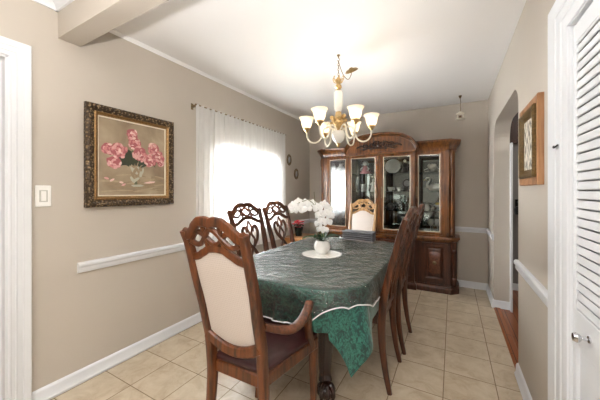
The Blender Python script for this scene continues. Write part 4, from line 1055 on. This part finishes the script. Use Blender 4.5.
# ------------------------------------------------------------------ corner cabinet with red flowers
t = thing('side_cabinet', 'low light brown wooden cabinet in the corner beside the china cabinet', 'cabinet', (-1.985, 3.60, 0))
b = MB(); b.box(-0.165, 0.165, -0.235, 0.235, 0.06, 0.60); b.build('body', M['sidewood'], t, bevel=0.004)
b = MB(); b.box(-0.18, 0.178, -0.25, 0.25, 0.60, 0.622); b.build('top', M['sidewood'], t, bevel=0.006)
b = MB(); b.box(-0.15, 0.15, -0.22, 0.22, 0.0, 0.06); b.build('plinth', M['hutchbase'], t)
b = MB(); b.box(0.165, 0.18, -0.225, 0.225, 0.08, 0.585); dd = b.build('door', M['sidewood'], t, bevel=0.004)
b = MB(); b.ball((0.19, -0.18, 0.36), 0.012, 10); b.build('knob', M['gold'], dd)
t = thing('flower_pot', 'small dark pot of red and pink flowers on the corner cabinet', 'potted plant', (-2.0, 3.57, 0.6225))
b = MB(); b.lathe([(0.001, 0), (0.045, 0), (0.05, 0.01), (0.06, 0.08), (0.066, 0.13), (0.06, 0.13), (0.054, 0.11), (0.001, 0.105)], 20); b.build('pot', M['darkgreenpot'], t)
b = MB()
for k in range(12):
    a = k * 2.4; leafmesh(b, (0, 0, 0.115), (math.cos(a), math.sin(a), 0), 0.075, 0.02, 0.06, 0.02)
b.build('foliage', M['leaf'], t)
for k in range(15):
    a = k * 2.399; r = 0.022 * math.sqrt(k); b = MB()
    c = (r * math.cos(a), r * math.sin(a), 0.215 - r * r * 6 + 0.012 * (k % 3))
    for j in range(5): b.ball((c[0] + 0.013 * math.cos(j * 1.257), c[1] + 0.013 * math.sin(j * 1.257), c[2]), 0.013, 8, (1, 1, 0.6))
    b.sweep([(c[0] * 0.3, c[1] * 0.3, 0.11), c], 0.004, n=6)
    b.build('flower', M['pink' if k % 4 == 1 else 'red'], t)

# ------------------------------------------------------------------ chandelier
CX, CY = -0.868, 2.257
t = thing('chandelier', 'brass and ivory chandelier with six lit frosted glass shades', 'chandelier', (CX, CY, ZC))
Z = lambda z: z - ZC - (0.012 if z < 2.2 else 0.012 * max(0, (2.32 - z) / 0.12))
Za = lambda z: z - ZC - 0.03
b = MB(); b.lathe([(0.001, 0), (0.014, 0), (0.014, -0.006), (0.006, -0.012), (0.004, -0.03), (0.001, -0.031)], 12); b.sweep(spline([(0, 0, -0.025), (0.012, 0, -0.04), (0.0, 0, -0.055), (-0.01, 0, -0.045)], 4), 0.005, n=6); b.build('ceiling_hook', M['bronze'], t)
b = MB(); k = 0; z = -0.05
while z > Z(2.285):
    ax = (1, 0, 0) if k % 2 else (0, 1, 0)
    b.sweep([(ax[0] * 0.007 * math.cos(q * PI / 6), ax[1] * 0.007 * math.cos(q * PI / 6), z - 0.012 + 0.014 * math.sin(q * PI / 6)) for q in range(12)], 0.004, ref=(ax[1], ax[0], 0), n=6, closed=True); z -= 0.021; k += 1
b.build('chain', M['bronze'], t)
cp = Rv * 0.115 + Vector((0, 0, Z(2.335)))
b = MB(); b.lathe([(0.001, 0.028), (0.012, 0.026), (0.02, 0.018), (0.045, 0.012), (0.058, 0.0), (0.056, -0.004), (0.001, -0.002)], 24)
b.xf(Matrix.Translation(cp) @ Matrix.Rotation(-0.45, 4, Vector((-0.4847, 0.8747, 0))) @ Matrix.Rotation(0.5, 4, Rv)); b.build('canopy', M['oldbrass'], t)
b = MB(); b.sweep(spline([Vector((0, 0, -0.05)), Rv * 0.02 + Vector((0, 0, -0.12)), Rv * 0.05 + Vector((0, 0, Z(2.29))), Rv * 0.085 + Vector((0, 0, Z(2.265))), Rv * 0.11 + Vector((0, 0, Z(2.30))), cp], 6), 0.006, n=6, ref=(0.4, 1, 0)); b.build('cord', M['oldbrass'], t)
b = MB(); b.lathe([(0.001, Z(2.285)), (0.012, Z(2.28)), (0.016, Z(2.265)), (0.03, Z(2.262)), (0.022, Z(2.25)), (0.014, Z(2.23)), (0.026, Z(2.215)), (0.03, Z(2.2)), (0.018, Z(2.185)), (0.024, Z(2.175)), (0.03, Z(2.17)), (0.001, Z(2.165))], 18)
for k in range(6):
    a = k * PI / 3; b.sweep(spline([(0.015 * math.cos(a), 0.015 * math.sin(a), Z(2.235)), (0.04 * math.cos(a), 0.04 * math.sin(a), Z(2.25)), (0.05 * math.cos(a), 0.05 * math.sin(a), Z(2.275)), (0.036 * math.cos(a), 0.036 * math.sin(a), Z(2.285))], 4), 0.008, n=6)
b.build('crown', M['gold'], t)
b = MB(); b.lathe([(0.001, Z(2.168)), (0.036, Z(2.165)), (0.04, Z(2.15)), (0.038, Z(2.08)), (0.036, Z(2.02)), (0.03, Z(1.99)), (0.001, Z(1.985))], 20); b.build('column', M['porc'], t)
b = MB(); b.lathe([(0.02, Z(1.99)), (0.026, Z(1.985)), (0.03, Z(1.96)), (0.045, Z(1.93)), (0.05, Z(1.90)), (0.04, Z(1.87)), (0.025, Z(1.85)), (0.03, Z(1.83)), (0.02, Z(1.82))], 18)
for k in range(14):
    a = k * 2.4; zz = 1.865 + 0.085 * k / 14; b.ball((0.056 * math.cos(a), 0.056 * math.sin(a), Z(zz)), 0.02, 8)
b.build('rose_cluster', M['gold'], t)
b = MB(); b.lathe([(0.001, Z(1.822)), (0.05, Z(1.82)), (0.058, Z(1.81)), (0.06, Z(1.79)), (0.054, Z(1.76)), (0.042, Z(1.735)), (0.022, Z(1.718)), (0.012, Z(1.712))], 22); b.build('bowl', M['porc'], t)
b = MB(); b.lathe([(0.012, Z(1.716)), (0.022, Z(1.711)), (0.014, Z(1.702)), (0.008, Z(1.694)), (0.012, Z(1.687)), (0.001, Z(1.678))], 12); b.build('finial', M['gold'], t)
for k in range(6):
    a = math.radians(29 - 10 + 60 * k); dr = Vector((math.cos(a), math.sin(a), 0))
    A_ = lambda r, z: dr * r * 0.965 + Vector((0, 0, Za(z)))
    b = MB(); b.sweep(spline([A_(0.035, 1.845), A_(0.08, 1.875), A_(0.125, 1.865), A_(0.145, 1.81), A_(0.175, 1.76), A_(0.22, 1.742), A_(0.265, 1.76), A_(0.286, 1.80), A_(0.29, 1.85)], 5), 0.0145, n=8, ref=(0, 0, 1) if False else (-dr.y, dr.x, 0)); arm = b.build('arm', M['ivory'], t)
    b = MB(); b.lathe([(0.006, 1.835), (0.012, 1.84), (0.016, 1.852), (0.03, 1.862), (0.034, 1.872), (0.026, 1.876), (0.001, 1.872)], 14, loc=A_(0.29, 2.0) - Vector((0, 0, 2.0))); 
    b.xf(Matrix.Translation((0, 0, 0))); cup = b.build('cup', M['gold'], arm)
    b = MB(); b.lathe([(0.024, 1.872), (0.036, 1.884), (0.044, 1.905), (0.048, 1.93), (0.055, 1.95), (0.068, 1.968), (0.066, 1.969), (0.052, 1.95), (0.045, 1.93), (0.041, 1.905), (0.032, 1.885), (0.022, 1.875)], 24, loc=A_(0.29, 2.0) - Vector((0, 0, 2.0)), caps=False); sh = b.build('lamp_shade', M['shade'], arm)
    for o in (cup, sh):
        pass
    b = MB(); b.ball(A_(0.29, 1.908), 0.015, 12, (1, 1, 1.4)); b.build('bulb', M['bulb'], arm)
# small hanging ornament at the back
t = thing('hanging_lantern', 'small white ornament hanging from the ceiling on a thin chain', 'ornament', (0.085, 3.95, ZC))
b = MB(); b.lathe([(0.001, 0), (0.018, 0), (0.016, -0.012), (0.008, -0.03), (0.001, -0.034)], 12); b.build('ceiling_hook', M['bronze'], t)
b = MB(); b.sweep([(0, 0, -0.03), (0.006, 0, -0.08), (0, 0, -0.13), (0.006, 0, -0.165), (0, 0, -0.20)], 0.006, n=6); b.build('chain', M['oldbrass'], t)
b = MB(); b.lathe([(0.001, -0.195), (0.012, -0.198), (0.045, -0.22), (0.048, -0.225), (0.04, -0.228), (0.001, -0.228)], 8); b.lathe([(0.001, -0.285), (0.05, -0.285), (0.052, -0.292), (0.001, -0.295)], 8)
for k in range(4):
    a = PI / 4 + k * PI / 2; b.sweep([(0.042 * math.cos(a), 0.042 * math.sin(a), -0.225), (0.045 * math.cos(a), 0.045 * math.sin(a), -0.287)], 0.007, n=6)
b.build('cage', M['ivory'], t)
b = MB(); b.lathe([(0.001, -0.284), (0.016, -0.283), (0.016, -0.25), (0.001, -0.245)], 12); b.build('candle', M['bronze'], t)
# black lantern on the hall wall
t = thing('wall_sconce', 'black sconce on the hallway wall seen through the archway', 'sconce', (0.735, 4.48, 1.08))
b = MB(); b.box(-0.025, 0.025, -0.02, 0.0, -0.05, 0.10); b.sweep(spline([(0, -0.015, 0.06), (0, -0.06, 0.08), (0, -0.08, 0.03), (0, -0.07, 0.0)], 4), 0.012, n=8); b.build('bracket', M['black'], t)
b = MB(); b.lathe([(0.001, -0.09), (0.04, -0.09), (0.05, -0.02), (0.03, 0.01), (0.001, 0.015)], 12, loc=(0, -0.075, 0)); b.build('lamp_shade', M['black'], t)

# ------------------------------------------------------------------ light
def area(name, loc, rot, sx, sy, power, col=(1, 1, 1), spread=None):
    l = bpy.data.lights.new(name, 'AREA'); l.shape = 'RECTANGLE'; l.size = sx; l.size_y = sy; l.energy = power; l.color = col
    if spread: l.spread = spread
    o = bpy.data.objects.new(name, l); COL.objects.link(o); o.location = loc; o.rotation_euler = rot; return o
area('window_daylight', (XL - 0.45, (WY0 + WY1) / 2, (WZ0 + WZ1) / 2 + 0.1), (0, -PI / 2, 0), 1.3, 1.6, 380, (0.95, 0.98, 1.0))
for k in range(6):
    a = math.radians(29 - 10 + 60 * k)
    l = bpy.data.lights.new('bulb_light', 'POINT'); l.energy = 1.1; l.color = (1, 0.86, 0.70); l.shadow_soft_size = 0.02
    o = bpy.data.objects.new('bulb_light', l); COL.objects.link(o); o.location = (CX + 0.28 * math.cos(a), CY + 0.28 * math.sin(a), 1.895)
area('rear_fill_light', (-0.7, -1.5, ZC - 0.03), (0, 0, 0), 1.2, 0.9, 26, (1, 0.98, 0.96))  # added fill light behind the camera, no fixture there
l = bpy.data.lights.new('camera_flash', 'POINT'); l.energy = 8; l.shadow_soft_size = 0.05; l.color = (1, 0.99, 0.98)
o = bpy.data.objects.new('camera_flash', l); COL.objects.link(o); o.location = (-0.15, -0.1, 1.60)
area('bounce_flash', (-0.5, 0.0, 1.62), (PI, 0, 0), 0.12, 0.12, 31, (1, 0.99, 0.98))
area('hall_fill_light', (1.05, 3.4, ZC - 0.03), (0, 0, 0), 0.3, 0.3, 5, (1, 0.95, 0.88))  # added fill to brighten the hall, stands for no known fixture
wd = bpy.data.worlds.new('world'); SC.world = wd; wd.use_nodes = True
wd.node_tree.nodes['Background'].inputs[0].default_value = (1, 0.98, 0.95, 1); wd.node_tree.nodes['Background'].inputs[1].default_value = 1.0

# ------------------------------------------------------------------ camera
cam = bpy.data.cameras.new('camera'); cam.sensor_width = 36; cam.lens = 275.0 / 600 * 36; cam.shift_y = -8.7 / 600; cam.clip_start = 0.02
co = bpy.data.objects.new('camera', cam); COL.objects.link(co); co.location = (0, 0, 1.285); co.rotation_euler = (PI / 2, 0, 0.506)
SC.camera = co
vs_ = SC.view_settings; vs_.view_transform = 'Standard'; vs_.look = 'None'; vs_.gamma = 1.0; vs_.exposure = 0.85; vs_.use_curve_mapping = False
SC.cycles.max_bounces = 10; SC.cycles.transparent_max_bounces = 16; SC.cycles.sample_clamp_indirect = 6
